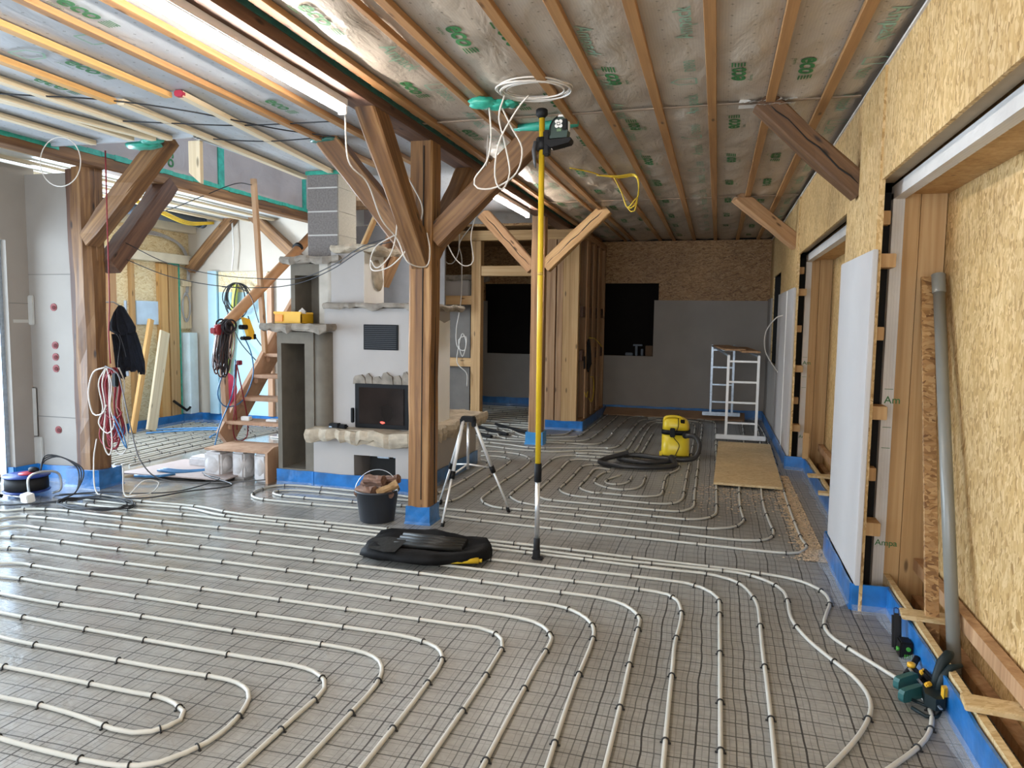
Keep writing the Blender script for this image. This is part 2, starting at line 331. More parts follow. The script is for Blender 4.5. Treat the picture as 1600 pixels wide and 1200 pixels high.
def floor_mat():
    m, t, b = nt('foil_grid_floor'); L = t.links.new
    tc = N(t, 'ShaderNodeTexCoord'); nz = N(t, 'ShaderNodeTexNoise'); nz.inputs['Scale'].default_value = 2.4; nz.inputs['Detail'].default_value = 3
    L(tc.outputs['Object'], nz.inputs['Vector'])
    sb = N(t, 'ShaderNodeVectorMath', operation='SUBTRACT'); sb.inputs[1].default_value = (.5,.5,.5); L(nz.outputs['Color'], sb.inputs[0])
    sl = N(t, 'ShaderNodeVectorMath', operation='SCALE'); sl.inputs['Scale'].default_value = .035; L(sb.outputs[0], sl.inputs[0])
    ad = N(t, 'ShaderNodeVectorMath', operation='ADD'); L(tc.outputs['Object'], ad.inputs[0]); L(sl.outputs[0], ad.inputs[1])
    sx = N(t, 'ShaderNodeSeparateXYZ'); L(ad.outputs[0], sx.inputs[0])
    def lines(out, pitch, wdt, off=0.):
        a = N(t, 'ShaderNodeMath', operation='ADD'); a.inputs[1].default_value = off; L(out, a.inputs[0])
        d = N(t, 'ShaderNodeMath', operation='DIVIDE'); d.inputs[1].default_value = pitch; L(a.outputs[0], d.inputs[0])
        f = N(t, 'ShaderNodeMath', operation='FRACT'); L(d.outputs[0], f.inputs[0])
        s = N(t, 'ShaderNodeMath', operation='SUBTRACT'); s.inputs[1].default_value = .5; L(f.outputs[0], s.inputs[0])
        q = N(t, 'ShaderNodeMath', operation='ABSOLUTE'); L(s.outputs[0], q.inputs[0])
        g = N(t, 'ShaderNodeMath', operation='LESS_THAN'); g.inputs[1].default_value = wdt/pitch/2; L(q.outputs[0], g.inputs[0]); return g.outputs[0]
    def mx_(p, q):
        n = N(t, 'ShaderNodeMath', operation='MAXIMUM'); L(p, n.inputs[0]); L(q, n.inputs[1]); return n.outputs[0]
    def mul(p, k):
        n = N(t, 'ShaderNodeMath', operation='MULTIPLY'); L(p, n.inputs[0]); n.inputs[1].default_value = k; return n.outputs[0]
    X_, Y_ = sx.outputs[0], sx.outputs[1]
    grid = mx_(mx_(mul(lines(X_, .05, .0035, .02), .33), mul(lines(Y_, .05, .0040, .0), .30)), mx_(mul(lines(X_, .1, .0050, .02), .72), mul(lines(Y_, .1, .0065, .0), .82)))
    grid = mx_(grid, mul(lines(X_, .2, .0075, .12), .92))
    # base: grey felt with brownish worn patches
    n1 = N(t, 'ShaderNodeTexNoise'); n1.inputs['Scale'].default_value = .9; n1.inputs['Detail'].default_value = 6; L(tc.outputs['Object'], n1.inputs['Vector'])
    base = ramp(t, [(.3, (.215,.20,.175)), (.5, (.295,.29,.27)), (.7, (.345,.345,.33))]); L(n1.outputs['Fac'], base.inputs[0])
    # the smooth blue-grey sheets laid in the middle left and the bare boards near the stairs
    n3 = N(t, 'ShaderNodeTexNoise'); n3.inputs['Scale'].default_value = 26; n3.inputs['Detail'].default_value = 3; L(tc.outputs['Object'], n3.inputs['Vector'])
    sp = ramp(t, [(.3, (.9,.9,.9)), (.7, (1.08,1.08,1.08))]); L(n3.outputs['Fac'], sp.inputs[0])
    mu = N(t, 'ShaderNodeMix', data_type='RGBA', blend_type='MULTIPLY'); mu.inputs[0].default_value = 1; L(base.outputs[0], mu.inputs[6]); L(sp.outputs[0], mu.inputs[7])
    mb = N(t, 'ShaderNodeMix', data_type='RGBA'); mb.inputs[7].default_value = (.020,.019,.019,1); L(grid, mb.inputs[0]); L(mu.outputs[2], mb.inputs[6])
    L(mb.outputs[2], b.inputs['Base Color'])
    # clear foil over the grid: glossy on the left, duller to the right
    s2 = N(t, 'ShaderNodeSeparateXYZ'); L(tc.outputs['Object'], s2.inputs[0])
    mr = N(t, 'ShaderNodeMapRange'); mr.inputs['From Min'].default_value = -2.6; mr.inputs['From Max'].default_value = -4.2; mr.inputs['To Min'].default_value = .46; mr.inputs['To Max'].default_value = .2; L(s2.outputs[0], mr.inputs['Value'])
    L(mr.outputs[0], b.inputs['Roughness'])
    mc = N(t, 'ShaderNodeMapRange'); mc.inputs['From Min'].default_value = -2.0; mc.inputs['From Max'].default_value = -3.8; mc.inputs['To Min'].default_value = .05; mc.inputs['To Max'].default_value = 1.0; L(s2.outputs[0], mc.inputs['Value']); L(mc.outputs[0], b.inputs['Coat Weight']); b.inputs['Coat Roughness'].default_value = .16
    w1 = N(t, 'ShaderNodeTexNoise'); w1.inputs['Scale'].default_value = 1; w1.inputs['Detail'].default_value = 5; w1.inputs['Distortion'].default_value = 1.2
    L(coords(t, (5, 9, 1), (0, 0, .5)), w1.inputs['Vector'])
    bump(t, b, w1.outputs['Fac'], .35, .03); return m
FLOORM = floor_mat()
PIPES = {
 'L1': [(-5.28, 5.17), (-4.64, 5.07), (-4.30, 5.11), (-4.10, 5.09), (-4.00, 5.07), (-3.82, 5.02), (-3.54, 4.99), (-3.07, 5.00), (-2.77, 5.00), (-2.38, 4.99), (-2.01, 4.97), (-1.63, 4.95), (-0.89, 4.93), (-0.60, 4.89), (-0.19, 4.87), (0.26, 4.84), (0.51, 4.79), (0.61, 4.71), (0.68, 4.58), (0.69, 4.43), (0.64, 4.25), (0.60, 4.09), (0.61, 3.95), (0.65, 3.86), (0.83, 3.56), (0.89, 3.46), (0.92, 3.36), (0.91, 3.26), (0.89, 3.15), (0.81, 2.98), (0.66, 2.79)],
 'L2': [(-5.23, 4.99), (-4.74, 4.97), (-4.45, 5.02), (-4.16, 5.03), (-4.02, 4.99), (-3.89, 4.94), (-3.72, 4.92), (-3.48, 4.91), (-2.89, 4.91), (-2.42, 4.90), (-1.77, 4.89), (-0.87, 4.82), (-0.61, 4.80), (-0.28, 4.81), (-0.00, 4.80), (0.19, 4.80), (0.29, 4.75), (0.39, 4.66), (0.45, 4.53), (0.45, 4.36), (0.44, 4.17), (0.45, 4.05), (0.50, 3.84), (0.58, 3.66), (0.66, 3.50), (0.69, 3.35), (0.68, 3.22), (0.64, 3.10), (0.57, 2.94), (0.45, 2.73)],
 'L3': [(-5.29, 4.85), (-4.76, 4.85), (-4.23, 4.84), (-4.04, 4.85), (-3.54, 4.83), (-3.09, 4.84), (-2.84, 4.83), (-2.55, 4.82), (-2.08, 4.80), (-1.51, 4.78), (-0.86, 4.76), (-0.45, 4.72), (-0.17, 4.71), (-0.05, 4.72), (0.04, 4.70), (0.13, 4.66), (0.21, 4.58), (0.26, 4.39), (0.28, 4.26), (0.28, 4.12), (0.27, 3.67), (0.27, 3.12), (0.26, 2.67)],
 'L4': [(-5.55, 4.49), (-5.49, 4.49), (-5.43, 4.56), (-5.33, 4.62), (-5.11, 4.66), (-4.75, 4.63), (-4.14, 4.63), (-3.73, 4.62), (-3.11, 4.62), (-2.72, 4.62), (-2.51, 4.60), (-1.33, 4.55), (-0.82, 4.53), (-0.49, 4.52), (-0.23, 4.51), (-0.11, 4.50), (-0.03, 4.45), (0.03, 4.38), (0.07, 4.29), (0.07, 4.23), (0.07, 4.05), (0.07, 3.65), (0.07, 3.17), (0.07, 2.62)],
 'L5': [(-5.32, 4.29), (-5.30, 4.35), (-5.22, 4.42), (-5.02, 4.43), (-4.44, 4.43), (-3.71, 4.41), (-3.13, 4.40), (-2.74, 4.39), (-1.36, 4.34), (-0.72, 4.31), (-0.41, 4.31), (-0.28, 4.29), (-0.22, 4.28), (-0.16, 4.20), (-0.14, 4.09), (-0.13, 3.99), (-0.13, 3.88), (-0.15, 3.59), (-0.14, 3.34), (-0.14, 3.09), (-0.13, 2.56)],
 'L6': [(-5.11, 4.12), (-5.04, 4.21), (-4.85, 4.20), (-4.10, 4.18), (-3.47, 4.19), (-2.87, 4.17), (-2.34, 4.17), (-1.59, 4.16), (-1.09, 4.12), (-0.80, 4.11), (-0.56, 4.10), (-0.44, 4.04), (-0.36, 3.92), (-0.34, 3.85), (-0.34, 3.79), (-0.34, 3.40), (-0.33, 2.94), (-0.33, 2.50)],
 'L7': [(-4.90, 3.95), (-4.72, 3.99), (-4.41, 3.99), (-4.06, 3.97), (-3.60, 3.97), (-3.09, 3.97), (-2.45, 3.95), (-2.05, 3.94), (-1.52, 3.93), (-1.05, 3.91), (-0.89, 3.92), (-0.76, 3.90), (-0.66, 3.83), (-0.58, 3.73), (-0.55, 3.62), (-0.54, 3.48), (-0.55, 3.01), (-0.53, 2.44)],
 'L8': [(-4.65, 3.74), (-4.55, 3.78), (-4.36, 3.77), (-3.98, 3.76), (-3.52, 3.75), (-3.12, 3.75), (-2.57, 3.74), (-2.04, 3.74), (-1.53, 3.71), (-1.25, 3.70), (-1.03, 3.69), (-0.87, 3.66), (-0.78, 3.57), (-0.74, 3.49), (-0.74, 3.37), (-0.75, 3.16), (-0.75, 2.82), (-0.75, 2.43), (-0.75, 2.37)],
 'L9': [(-4.36, 3.51), (-4.29, 3.55), (-4.11, 3.54), (-3.89, 3.53), (-3.60, 3.53), (-3.09, 3.53), (-2.61, 3.52), (-2.05, 3.51), (-1.45, 3.50), (-1.25, 3.49), (-1.13, 3.50), (-1.05, 3.47), (-0.97, 3.39), (-0.95, 3.31), (-0.95, 3.22), (-0.94, 2.89), (-0.95, 2.34)],
 'L10': [(-4.15, 3.33), (-4.03, 3.34), (-3.78, 3.32), (-3.32, 3.32), (-2.66, 3.30), (-2.08, 3.30), (-1.66, 3.29), (-1.49, 3.29), (-1.38, 3.27), (-1.25, 3.22), (-1.19, 3.13), (-1.17, 3.02), (-1.17, 2.92), (-1.16, 2.69), (-1.16, 2.24)],
 'L11': [(-3.89, 3.12), (-3.68, 3.10), (-3.34, 3.09), (-3.08, 3.10), (-2.69, 3.09), (-2.33, 3.08), (-2.01, 3.08), (-1.77, 3.08), (-1.61, 3.07), (-1.50, 3.04), (-1.42, 2.96), (-1.37, 2.82), (-1.37, 2.53), (-1.37, 2.19)],
 'L12': [(-3.63, 2.91), (-3.13, 2.88), (-2.51, 2.86), (-2.08, 2.85), (-1.80, 2.85), (-1.70, 2.83), (-1.60, 2.76), (-1.57, 2.70), (-1.56, 2.63), (-1.57, 2.54), (-1.57, 2.18), (-1.57, 2.12)],
 'L13': [(-3.35, 2.68), (-3.29, 2.67), (-2.88, 2.66), (-2.33, 2.64), (-2.08, 2.65), (-1.96, 2.64), (-1.86, 2.58), (-1.83, 2.54), (-1.79, 2.43), (-1.77, 2.32), (-1.78, 2.21), (-1.81, 2.14), (-1.86, 2.05), (-1.92, 2.02), (-1.97, 2.00), (-2.09, 1.99), (-2.43, 2.00), (-2.54, 2.01)],
 'L14': [(-3.07, 2.45), (-2.55, 2.44), (-2.30, 2.43), (-2.20, 2.44), (-2.09, 2.41), (-2.01, 2.37), (-1.98, 2.31), (-2.00, 2.26), (-2.03, 2.21), (-2.09, 2.18), (-2.19, 2.18), (-2.28, 2.20), (-2.39, 2.22), (-2.59, 2.24), (-2.70, 2.24), (-2.81, 2.24)],
 'M1': [(-2.55, 7.88), (-2.47, 7.82), (-2.41, 7.72), (-2.38, 7.56), (-2.39, 7.18), (-2.38, 6.75), (-2.39, 6.27), (-2.52, 5.91), (-2.68, 6.01), (-2.98, 6.00), (-3.32, 6.04), (-3.55, 6.04), (-3.84, 6.06), (-4.00, 5.98), (-4.03, 5.86), (-4.04, 5.73), (-3.99, 5.60), (-3.90, 5.51), (-3.79, 5.47), (-3.30, 5.47), (-2.91, 5.47), (-2.17, 5.49), (-1.93, 5.45), (-1.46, 5.41), (-1.30, 5.40), (-0.71, 5.38), (-0.22, 5.35), (0.23, 5.32), (0.44, 5.31), (0.55, 5.32), (0.61, 5.35), (0.65, 5.43), (0.68, 5.50), (0.68, 5.59), (0.66, 5.70), (0.66, 5.95), (0.66, 6.62), (0.67, 7.33), (0.73, 9.89), (0.71, 11.68), (0.66, 12.58)],
 'M2': [(-2.63, 8.11), (-2.47, 8.13), (-2.32, 8.11), (-2.24, 8.00), (-2.21, 7.91), (-2.20, 7.72), (-2.20, 7.40), (-2.19, 6.77), (-2.17, 6.21), (-2.18, 6.03), (-2.22, 5.94), (-2.29, 5.88), (-2.59, 5.85), (-3.10, 5.86), (-3.46, 5.89), (-3.53, 5.88), (-3.68, 5.89), (-3.84, 5.82), (-3.87, 5.78), (-3.84, 5.70), (-3.73, 5.64), (-3.55, 5.65), (-3.34, 5.64), (-2.97, 5.65), (-2.23, 5.69), (-2.10, 5.68), (-1.87, 5.68), (-1.28, 5.64), (-0.75, 5.61), (-0.23, 5.57), (0.17, 5.53), (0.25, 5.54), (0.33, 5.56), (0.40, 5.60), (0.44, 5.67), (0.47, 5.77), (0.48, 5.87), (0.46, 6.11), (0.45, 6.81), (0.46, 7.35), (0.64, 10.67), (0.65, 11.62), (0.66, 12.30)],
 'M3': [(-2.72, 8.39), (-2.62, 8.40), (-2.45, 8.43), (-2.23, 8.37), (-2.10, 8.24), (-2.00, 8.04), (-1.98, 7.70), (-1.98, 7.17), (-2.00, 6.97), (-1.99, 6.55), (-1.99, 6.20), (-1.98, 6.12), (-1.93, 6.01), (-1.83, 5.90), (-1.74, 5.86), (-1.54, 5.87), (-1.04, 5.85), (-0.96, 5.83), (-0.49, 5.81), (-0.22, 5.79), (-0.06, 5.78), (0.02, 5.78), (0.11, 5.83), (0.19, 5.89), (0.24, 6.01), (0.27, 6.13), (0.26, 6.24), (0.25, 6.64), (0.25, 7.28), (0.43, 10.66), (0.44, 12.04), (0.44, 12.58)],
 'M4': [(-1.07, 12.37), (-0.93, 12.48), (-0.60, 12.49), (-0.25, 12.50), (-0.12, 12.40), (-0.01, 12.31), (0.03, 12.14), (0.03, 11.88), (0.04, 10.25), (0.05, 7.34), (0.05, 6.62), (0.05, 6.36), (0.05, 6.24), (-0.02, 6.09), (-0.09, 6.03), (-0.17, 6.00), (-0.28, 6.00), (-0.76, 6.04), (-0.99, 6.04), (-1.28, 6.05), (-1.44, 6.05), (-1.55, 6.08), (-1.63, 6.11), (-1.71, 6.21), (-1.77, 6.30), (-1.78, 6.38), (-1.78, 6.65), (-1.78, 7.02), (-1.77, 7.19), (-1.78, 7.51), (-1.79, 7.98), (-1.79, 8.22), (-1.73, 8.40), (-1.64, 8.47), (-1.53, 8.51), (-1.29, 8.46), (-1.10, 8.47), (-1.00, 8.49), (-0.86, 8.54), (-0.80, 8.81)],
 'M5': [(-0.91, 12.14), (-0.45, 12.27), (-0.24, 12.16), (-0.18, 11.97), (-0.17, 11.72), (-0.16, 9.69), (-0.15, 8.30), (-0.15, 7.38), (-0.15, 7.02), (-0.14, 6.56), (-0.14, 6.45), (-0.17, 6.34), (-0.22, 6.26), (-0.29, 6.22), (-0.37, 6.22), (-0.51, 6.22), (-1.03, 6.25), (-1.36, 6.27), (-1.44, 6.28), (-1.50, 6.34), (-1.55, 6.46), (-1.57, 6.57), (-1.57, 7.04), (-1.57, 7.65), (-1.59, 8.01), (-1.58, 8.17), (-1.53, 8.25), (-1.47, 8.28), (-1.32, 8.28), (-1.20, 8.25), (-1.00, 8.13), (-0.79, 8.07)],
 'M6': [(-0.88, 11.79), (-0.37, 12.07), (-0.29, 11.84), (-0.27, 11.59), (-0.25, 9.78), (-0.25, 8.62), (-0.25, 7.35), (-0.25, 6.98), (-0.24, 6.77), (-0.26, 6.63), (-0.29, 6.53), (-0.36, 6.47), (-0.48, 6.44), (-0.75, 6.46), (-1.07, 6.48), (-1.22, 6.49), (-1.32, 6.57), (-1.39, 6.69), (-1.40, 6.78), (-1.38, 7.10), (-1.38, 7.39), (-1.39, 7.68), (-1.38, 7.92), (-1.32, 8.00), (-1.20, 8.08), (-1.04, 7.94)],
 'M7': [(-0.36, 8.40), (-0.35, 8.21), (-0.35, 8.07), (-0.38, 7.96), (-0.42, 7.86), (-0.46, 7.66), (-0.46, 7.51), (-0.45, 7.10), (-0.44, 6.89), (-0.45, 6.79), (-0.48, 6.73), (-0.57, 6.68), (-0.70, 6.66), (-0.93, 6.69), (-1.10, 6.69), (-0.92, 6.68), (-1.09, 6.67), (-1.18, 6.76), (-1.23, 6.86), (-1.24, 6.99), (-1.22, 7.21), (-1.23, 7.55), (-1.24, 7.74), (-1.20, 7.85), (-1.15, 7.84), (-1.06, 7.81)],
 'M8': [(-0.66, 7.62), (-0.66, 7.40), (-0.65, 7.20), (-0.67, 7.04), (-0.73, 6.93), (-0.83, 6.88), (-0.94, 6.90), (-1.07, 7.01), (-1.13, 7.14), (-1.14, 7.24), (-1.13, 7.54), (-1.08, 7.71), (-1.04, 7.67)],
 'M9': [(-0.91, 7.56), (-0.96, 7.44), (-1.02, 7.30), (-1.03, 7.18), (-1.00, 7.11), (-0.94, 7.08), (-0.86, 7.11), (-0.81, 7.20), (-0.79, 7.34), (-0.80, 7.54)],
 'N1': [(-2.91, 10.27), (-2.73, 10.02), (-2.67, 9.91), (-2.56, 9.79), (-2.47, 9.73), (-2.30, 9.89), (-2.18, 9.95), (-2.05, 10.02), (-2.00, 10.14), (-2.00, 10.45), (-1.98, 12.30)],
 'N2': [(-3.06, 10.33), (-2.83, 9.93), (-2.74, 9.76), (-2.62, 9.61), (-2.43, 9.58), (-2.26, 9.71), (-2.08, 9.74), (-1.87, 9.86), (-1.80, 9.98), (-1.79, 10.27), (-1.77, 12.60)],
 'N3': [(-3.10, 10.31), (-2.95, 9.83), (-2.85, 9.57), (-2.74, 9.42), (-2.51, 9.41), (-2.22, 9.50), (-1.87, 9.47), (-1.70, 9.57), (-1.62, 9.74), (-1.60, 9.99), (-1.58, 12.02), (-1.59, 12.46)],
 'N4': [(-3.01, 9.32), (-2.86, 9.26), (-2.56, 9.23), (-2.33, 9.23), (-2.10, 9.34), (-1.84, 9.34), (-1.57, 9.32), (-1.46, 9.40), (-1.40, 9.55), (-1.39, 9.87), (-1.38, 10.53), (-1.42, 10.17), (-1.39, 12.24), (-1.33, 12.40), (-1.08, 12.52), (-0.61, 12.71)],
 'N5': [(-2.90, 9.02), (-2.81, 9.03), (-2.49, 8.96), (-2.26, 8.84), (-2.07, 8.84), (-1.76, 8.98), (-1.45, 9.11), (-1.24, 9.17), (-1.33, 9.12), (-1.20, 9.17), (-1.16, 9.44), (-1.16, 9.81), (-1.18, 11.85), (-1.14, 12.11), (-0.92, 12.27)],
 'N6': [(-2.82, 8.77), (-2.65, 8.75), (-2.37, 8.65), (-2.20, 8.64), (-1.88, 8.60), (-1.47, 8.93), (-1.16, 8.90), (-1.43, 8.95), (-1.19, 8.87), (-1.07, 8.94), (-1.02, 9.21), (-1.06, 10.10), (-1.03, 11.73), (-0.99, 12.02), (-0.58, 12.18)],
 'N7': [(-1.60, 8.67), (-1.42, 8.69), (-1.27, 8.69), (-1.08, 8.71), (-0.97, 8.80), (-0.91, 9.08), (-0.95, 10.42), (-0.95, 11.50), (-0.88, 11.87)],
 'N8': [(-1.56, 8.48), (-1.30, 8.48), (-1.01, 8.56), (-0.87, 8.68), (-0.83, 8.90), (-0.84, 9.80), (-0.84, 10.67)],
}

def beam(name, p0, p1, w, h, mat, root=None, irr=0., cham=.010, up=None, seg=None, taper=0.):
    p0, p1 = V(p0), V(p1); z = (p1-p0); L = z.length; z.normalize()
    up = V(up) if up else (V((0,0,1)) if abs(z.z) < .95 else V((0,1,0)))
    x = up.cross(z).normalized(); y = z.cross(x).normalized()
    m = MB(); n = seg or (max(2, int(L/.16)) if irr else 2); rr = random.Random(int((p0.x*7+p0.y*13+p1.z*5)*100))
    a, b = w/2, h/2; c = cham
    sec = [(-a+c,-b),(a-c,-b),(a,-b+c),(a,b-c),(a-c,b),(-a+c,b),(-a,b-c),(-a,-b+c)]
    off = [(rr.uniform(-1,1), rr.uniform(-1,1)) for _ in sec]
    for i in range(n+1):
        t = i/n; k = 1 - taper*t
        for j, (sx_, sy_) in enumerate(sec):
            q = irr*(math.sin(t*7+off[j][0]*3)+.6*math.sin(t*19+off[j][1]*5)) + (rr.uniform(-irr, irr)*.5 if irr else 0)
            l = math.hypot(sx_, sy_); m.v.append(((sx_*(1+q/l))*k, (sy_*(1+q/l))*k, L*t))
    for i in range(n):
        for j in range(8): m.f.append((i*8+j, i*8+(j+1)%8, (i+1)*8+(j+1)%8, (i+1)*8+j)); m.sm.append(False)
    m.f.append(tuple(range(8))[::-1]); m.f.append(tuple(n*8+j for j in range(8))); m.sm += [False, False]
    o = m.make(name, mat); M = Matrix((x, y, z)).transposed().to_4x4(); M.translation = p0; o.matrix_basis = M
    if root is not None: o.parent = root; o.matrix_parent_inverse = root_inv(root)
    return o
_txt = {}
def text_geo(body, off=0.0):
    if (body, off) in _txt: return _txt[(body, off)]
    cu = bpy.data.curves.new('t', 'FONT'); cu.body = body; cu.size = 1; cu.offset = off; cu.resolution_u = 3
    o = bpy.data.objects.new('t', cu); C.objects.link(o); dg = bpy.context.evaluated_depsgraph_get()
    me = bpy.data.meshes.new_from_object(o.evaluated_get(dg)); vs = [v.co.copy() for v in me.vertices]; fs = [tuple(p.vertices) for p in me.polygons]
    bpy.data.objects.remove(o); bpy.data.curves.remove(cu); bpy.data.meshes.remove(me); _txt[(body, off)] = (vs, fs); return vs, fs
def put_text(m, body, org, right, up, size, off=.012, lift=None):
    vs, fs = text_geo(body, off); org, right, up = V(org), V(right), V(up)
    n = right.cross(up)
    m.add([org + right*v.x*size + up*v.y*size + n*(lift(org + right*v.x*size + up*v.y*size) if lift else 0.0) for v in vs], fs)
def strip2(m, pts, wid, up=(0,0,1), th=.002):
    """flat ribbon along pts"""
    P = [V(p) for p in pts]; u = V(up)
    for a, b in zip(P, P[1:]):
        s = (b-a).cross(u).normalized()*wid/2; n = u.normalized()*th
        m.add([a-s, a+s, b+s, b-s, a-s+n, a+s+n, b+s+n, b-s+n], [(0,1,2,3),(7,6,5,4),(0,4,5,1),(1,5,6,2),(2,6,7,3),(3,7,4,0)])
_nz = random.Random(3); _ph = [(_nz.uniform(-1,1)*9, _nz.uniform(-1,1)*9, _nz.uniform(0,6)) for _ in range(7)]
def wob(x, y): return sum(math.sin(a*x*.5+b*y*.5+c) for a, b, c in _ph)/7
def sheet(m, x0, x1, y0, y1, z, dx=.05, dy=.08, amp=.008, sag=None, flip=False):
    nx = max(1, int((x1-x0)/dx)); ny = max(1, int((y1-y0)/dy)); vs = []
    for j in range(ny+1):
        for i in range(nx+1):
            x = x0+(x1-x0)*i/nx; y = y0+(y1-y0)*j/ny; vs.append((x, y, z + amp*wob(x, y) + (sag(x, y) if sag else 0)))
    fs = [(j*(nx+1)+i, j*(nx+1)+i+1, (j+1)*(nx+1)+i+1, (j+1)*(nx+1)+i) for j in range(ny) for i in range(nx)]
    m.add(vs, fs, True)

# ================================================================ the shell
m = MB(); m.box(-8.4, 1.6, -2.2, 13.6, -.12, 0); struct(m.make('floor', FLOORM))
# right-hand wall: strand board with two tall openings and one window, cavity and an added light stop behind
XR = .82; m = MB()
for y0, y1, z0, z1 in ((-2.2,1.5,0,2.98),(1.5,4.37,2.38,2.98),(4.37,5.46,0,2.98),(5.46,8.53,2.36,2.98),(8.53,10.75,0,2.98),(10.75,12.1,0,1.02),(10.75,12.1,2.33,2.98),(12.1,13.0,0,2.98)):
    m.box(XR, XR+.018, y0, y1, z0, z1)
m.box(XR-.012, XR, 4.37, 4.98, 2.01, 2.98); m.box(XR-.012, XR, 8.53, 8.80, 2.0, 2.98)
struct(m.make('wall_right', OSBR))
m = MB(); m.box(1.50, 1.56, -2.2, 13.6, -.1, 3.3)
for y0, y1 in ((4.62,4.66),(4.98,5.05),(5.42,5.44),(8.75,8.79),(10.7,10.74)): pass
struct(m.make('wall_dark_skin', DARKB))  # added black outer skin, stops light from outside
m = MB(); m.box(-2.12, .9, 12.88, 12.93, 0, 1.02); m.box(-2.12, -1.95, 12.88, 12.93, 1.02, 3.0); m.box(-.99, .9, 12.88, 12.93, 1.02, 3.0); m.box(-1.95, -.99, 12.88, 12.93, 2.28, 3.0)
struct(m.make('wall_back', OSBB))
m = MB(); m.box(-2.02, .80, 12.862, 12.88, .0, 1.02); m.box(-1.06, .80, 12.862, 12.88, 1.02, 1.99)
struct(m.make('wall_back_boarding', GYPS))
m = MB(); m.box(-1.99, -1.95, 12.93, 13.18, 1.0, 2.3); m.box(-.99, -.95, 12.93, 13.18, 1.0, 2.3); m.box(-1.95, -.99, 12.93, 13.18, 2.28, 2.3); m.box(-1.95, -.99, 12.93, 13.18, .98, 1.02); m.box(-1.95, -.99, 13.17, 13.18, 1.02, 2.28)
struct(m.make('window_1', plain('black_pane', (.012,.010,.009), .9, spec=.1)))  # pane and niche sides in one flat near-black
# the back wall of the room behind the stud partition
m = MB(); m.box(-5.6, -4.30, 13.4, 13.46, 0, 3.0); m.box(-4.30, -3.1, 13.4, 13.46, 0, .98); m.box(-4.30, -3.1, 13.4, 13.46, 2.30, 3.0); m.box(-3.1, -1.9, 13.4, 13.46, 0, 3.0)
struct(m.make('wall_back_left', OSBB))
m = MB(); m.box(-5.6, -4.24, 13.38, 13.4, 0, 1.98); m.box(-4.24, -3.1, 13.38, 13.4, 0, .98); m.box(-3.1, -1.98, 13.38, 13.4, 0, 1.98); struct(m.make('wall_back_left_boarding', GYPS))
m = MB(); m.box(-4.4, -3.0, 13.47, 13.5, .8, 2.5); struct(m.make('window_2', bpy.data.materials['black_pane']))
m = MB(); m.box(-8.4, 1.6, 13.62, 13.68, -.1, 5.0); m.box(-2.4, 1.6, 12.95, 13.6, 3.0, 3.1); struct(m.make('wall_light_stop_back', DARKB))  # added behind the back walls to close gaps against sky light
# left part of the house
m = MB()
for y0, y1, z0, z1 in ((-2.2,.9,0,3.05),(.9,5.75,2.4,3.05),(5.75,6.0,0,3.05),(6.0,6.47,0,1.25),(6.0,6.47,1.78,3.05),(6.47,6.52,0,3.05),(6.52,7.45,0,1.0),(6.52,7.45,2.3,3.05),(7.45,9.5,0,3.05)):
    m.box(-7.80, -7.75, y0, y1, z0, z1)
struct(m.make('wall_left', OSBL))
m = MB()
m.box(-7.74, -7.70, 5.96, 6.0, 1.2, 1.8); m.box(-7.74, -7.70, 6.47, 6.51, 1.2, 1.8); m.box(-7.74, -7.68, 5.96, 6.51, 1.19, 1.25); m.box(-7.74, -7.70, 5.96, 6.51, 1.78, 1.82)
struct(m.make('window_3', WHITE))
m = MB()
for y_ in (.9, 2.5, 4.1, 5.70): m.box(-7.78, -7.72, y_, y_+.06, 0, 2.4)
m.box(-7.78, -7.72, .9, 5.75, 2.34, 2.4); m.box(-7.78, -7.72, .9, 5.75, 0, .06); struct(m.make('window_5', WHITE))
m = MB(); m.box(-7.8, -5.35, 9.45, 9.5, 0, 3.5); m.box(-5.4, -5.35, 9.5, 13.46, 0, 4.7); struct(m.make('wall_left_back', GYPW))
m = MB(); m.box(-8.0, -6.1, -2.2, -2.1, 0, 3.2); m.box(-6.1, -2.3, -2.2, -2.1, 2.4, 3.2); m.box(-2.3, -1.6, -2.2, -2.1, 0, 3.2); m.box(-1.6, .9, -2.2, -2.1, 0, .8); m.box(-1.6, .9, -2.2, -2.1, 2.4, 3.2); m.box(.8, 1.5, -2.2, -2.1, 0, 3.2)
struct(m.make('wall_front', GYPS))  # unseen end wall; its openings are invented for the fill light
# plastered corner left of the first post, with its lintel over the passage
m = MB(); m.box(-6.36, -5.815, 5.52, 5.62, 0, 2.91); m.box(-6.42, -6.34, 5.30, 5.62, 0, 2.98); m.box(-6.42, -6.34, 3.2, 5.30, 2.28, 2.98)
o = struct(m.make('wall_corner', GYPS))
m = MB(); m.box(-6.345, -6.335, 5.34, 5.5, 1.52, 1.55); m.bbox(-6.37, -6.28, 5.50, 5.522, 1.50, 1.78, .008); m.bbox(-6.36, -6.24, 5.505, 5.522, .05, .42, .008); m.bbox(-6.36, -6.29, 5.506, 5.522, .42, .9, .008)
m.make('filler_patch', plain('filler', (.50,.49,.46), .9), o)
m = MB(); m.box(-6.34, -5.82, 5.516, 5.521, 1.975, 1.98); m.box(-6.34, -5.82, 5.516, 5.521, .62, .626); m.box(-6.341, -6.336, 5.31, 5.5, 1.70, 1.705); m.make('board_joint', plain('joint_line', (.16,.15,.14), .9), o)

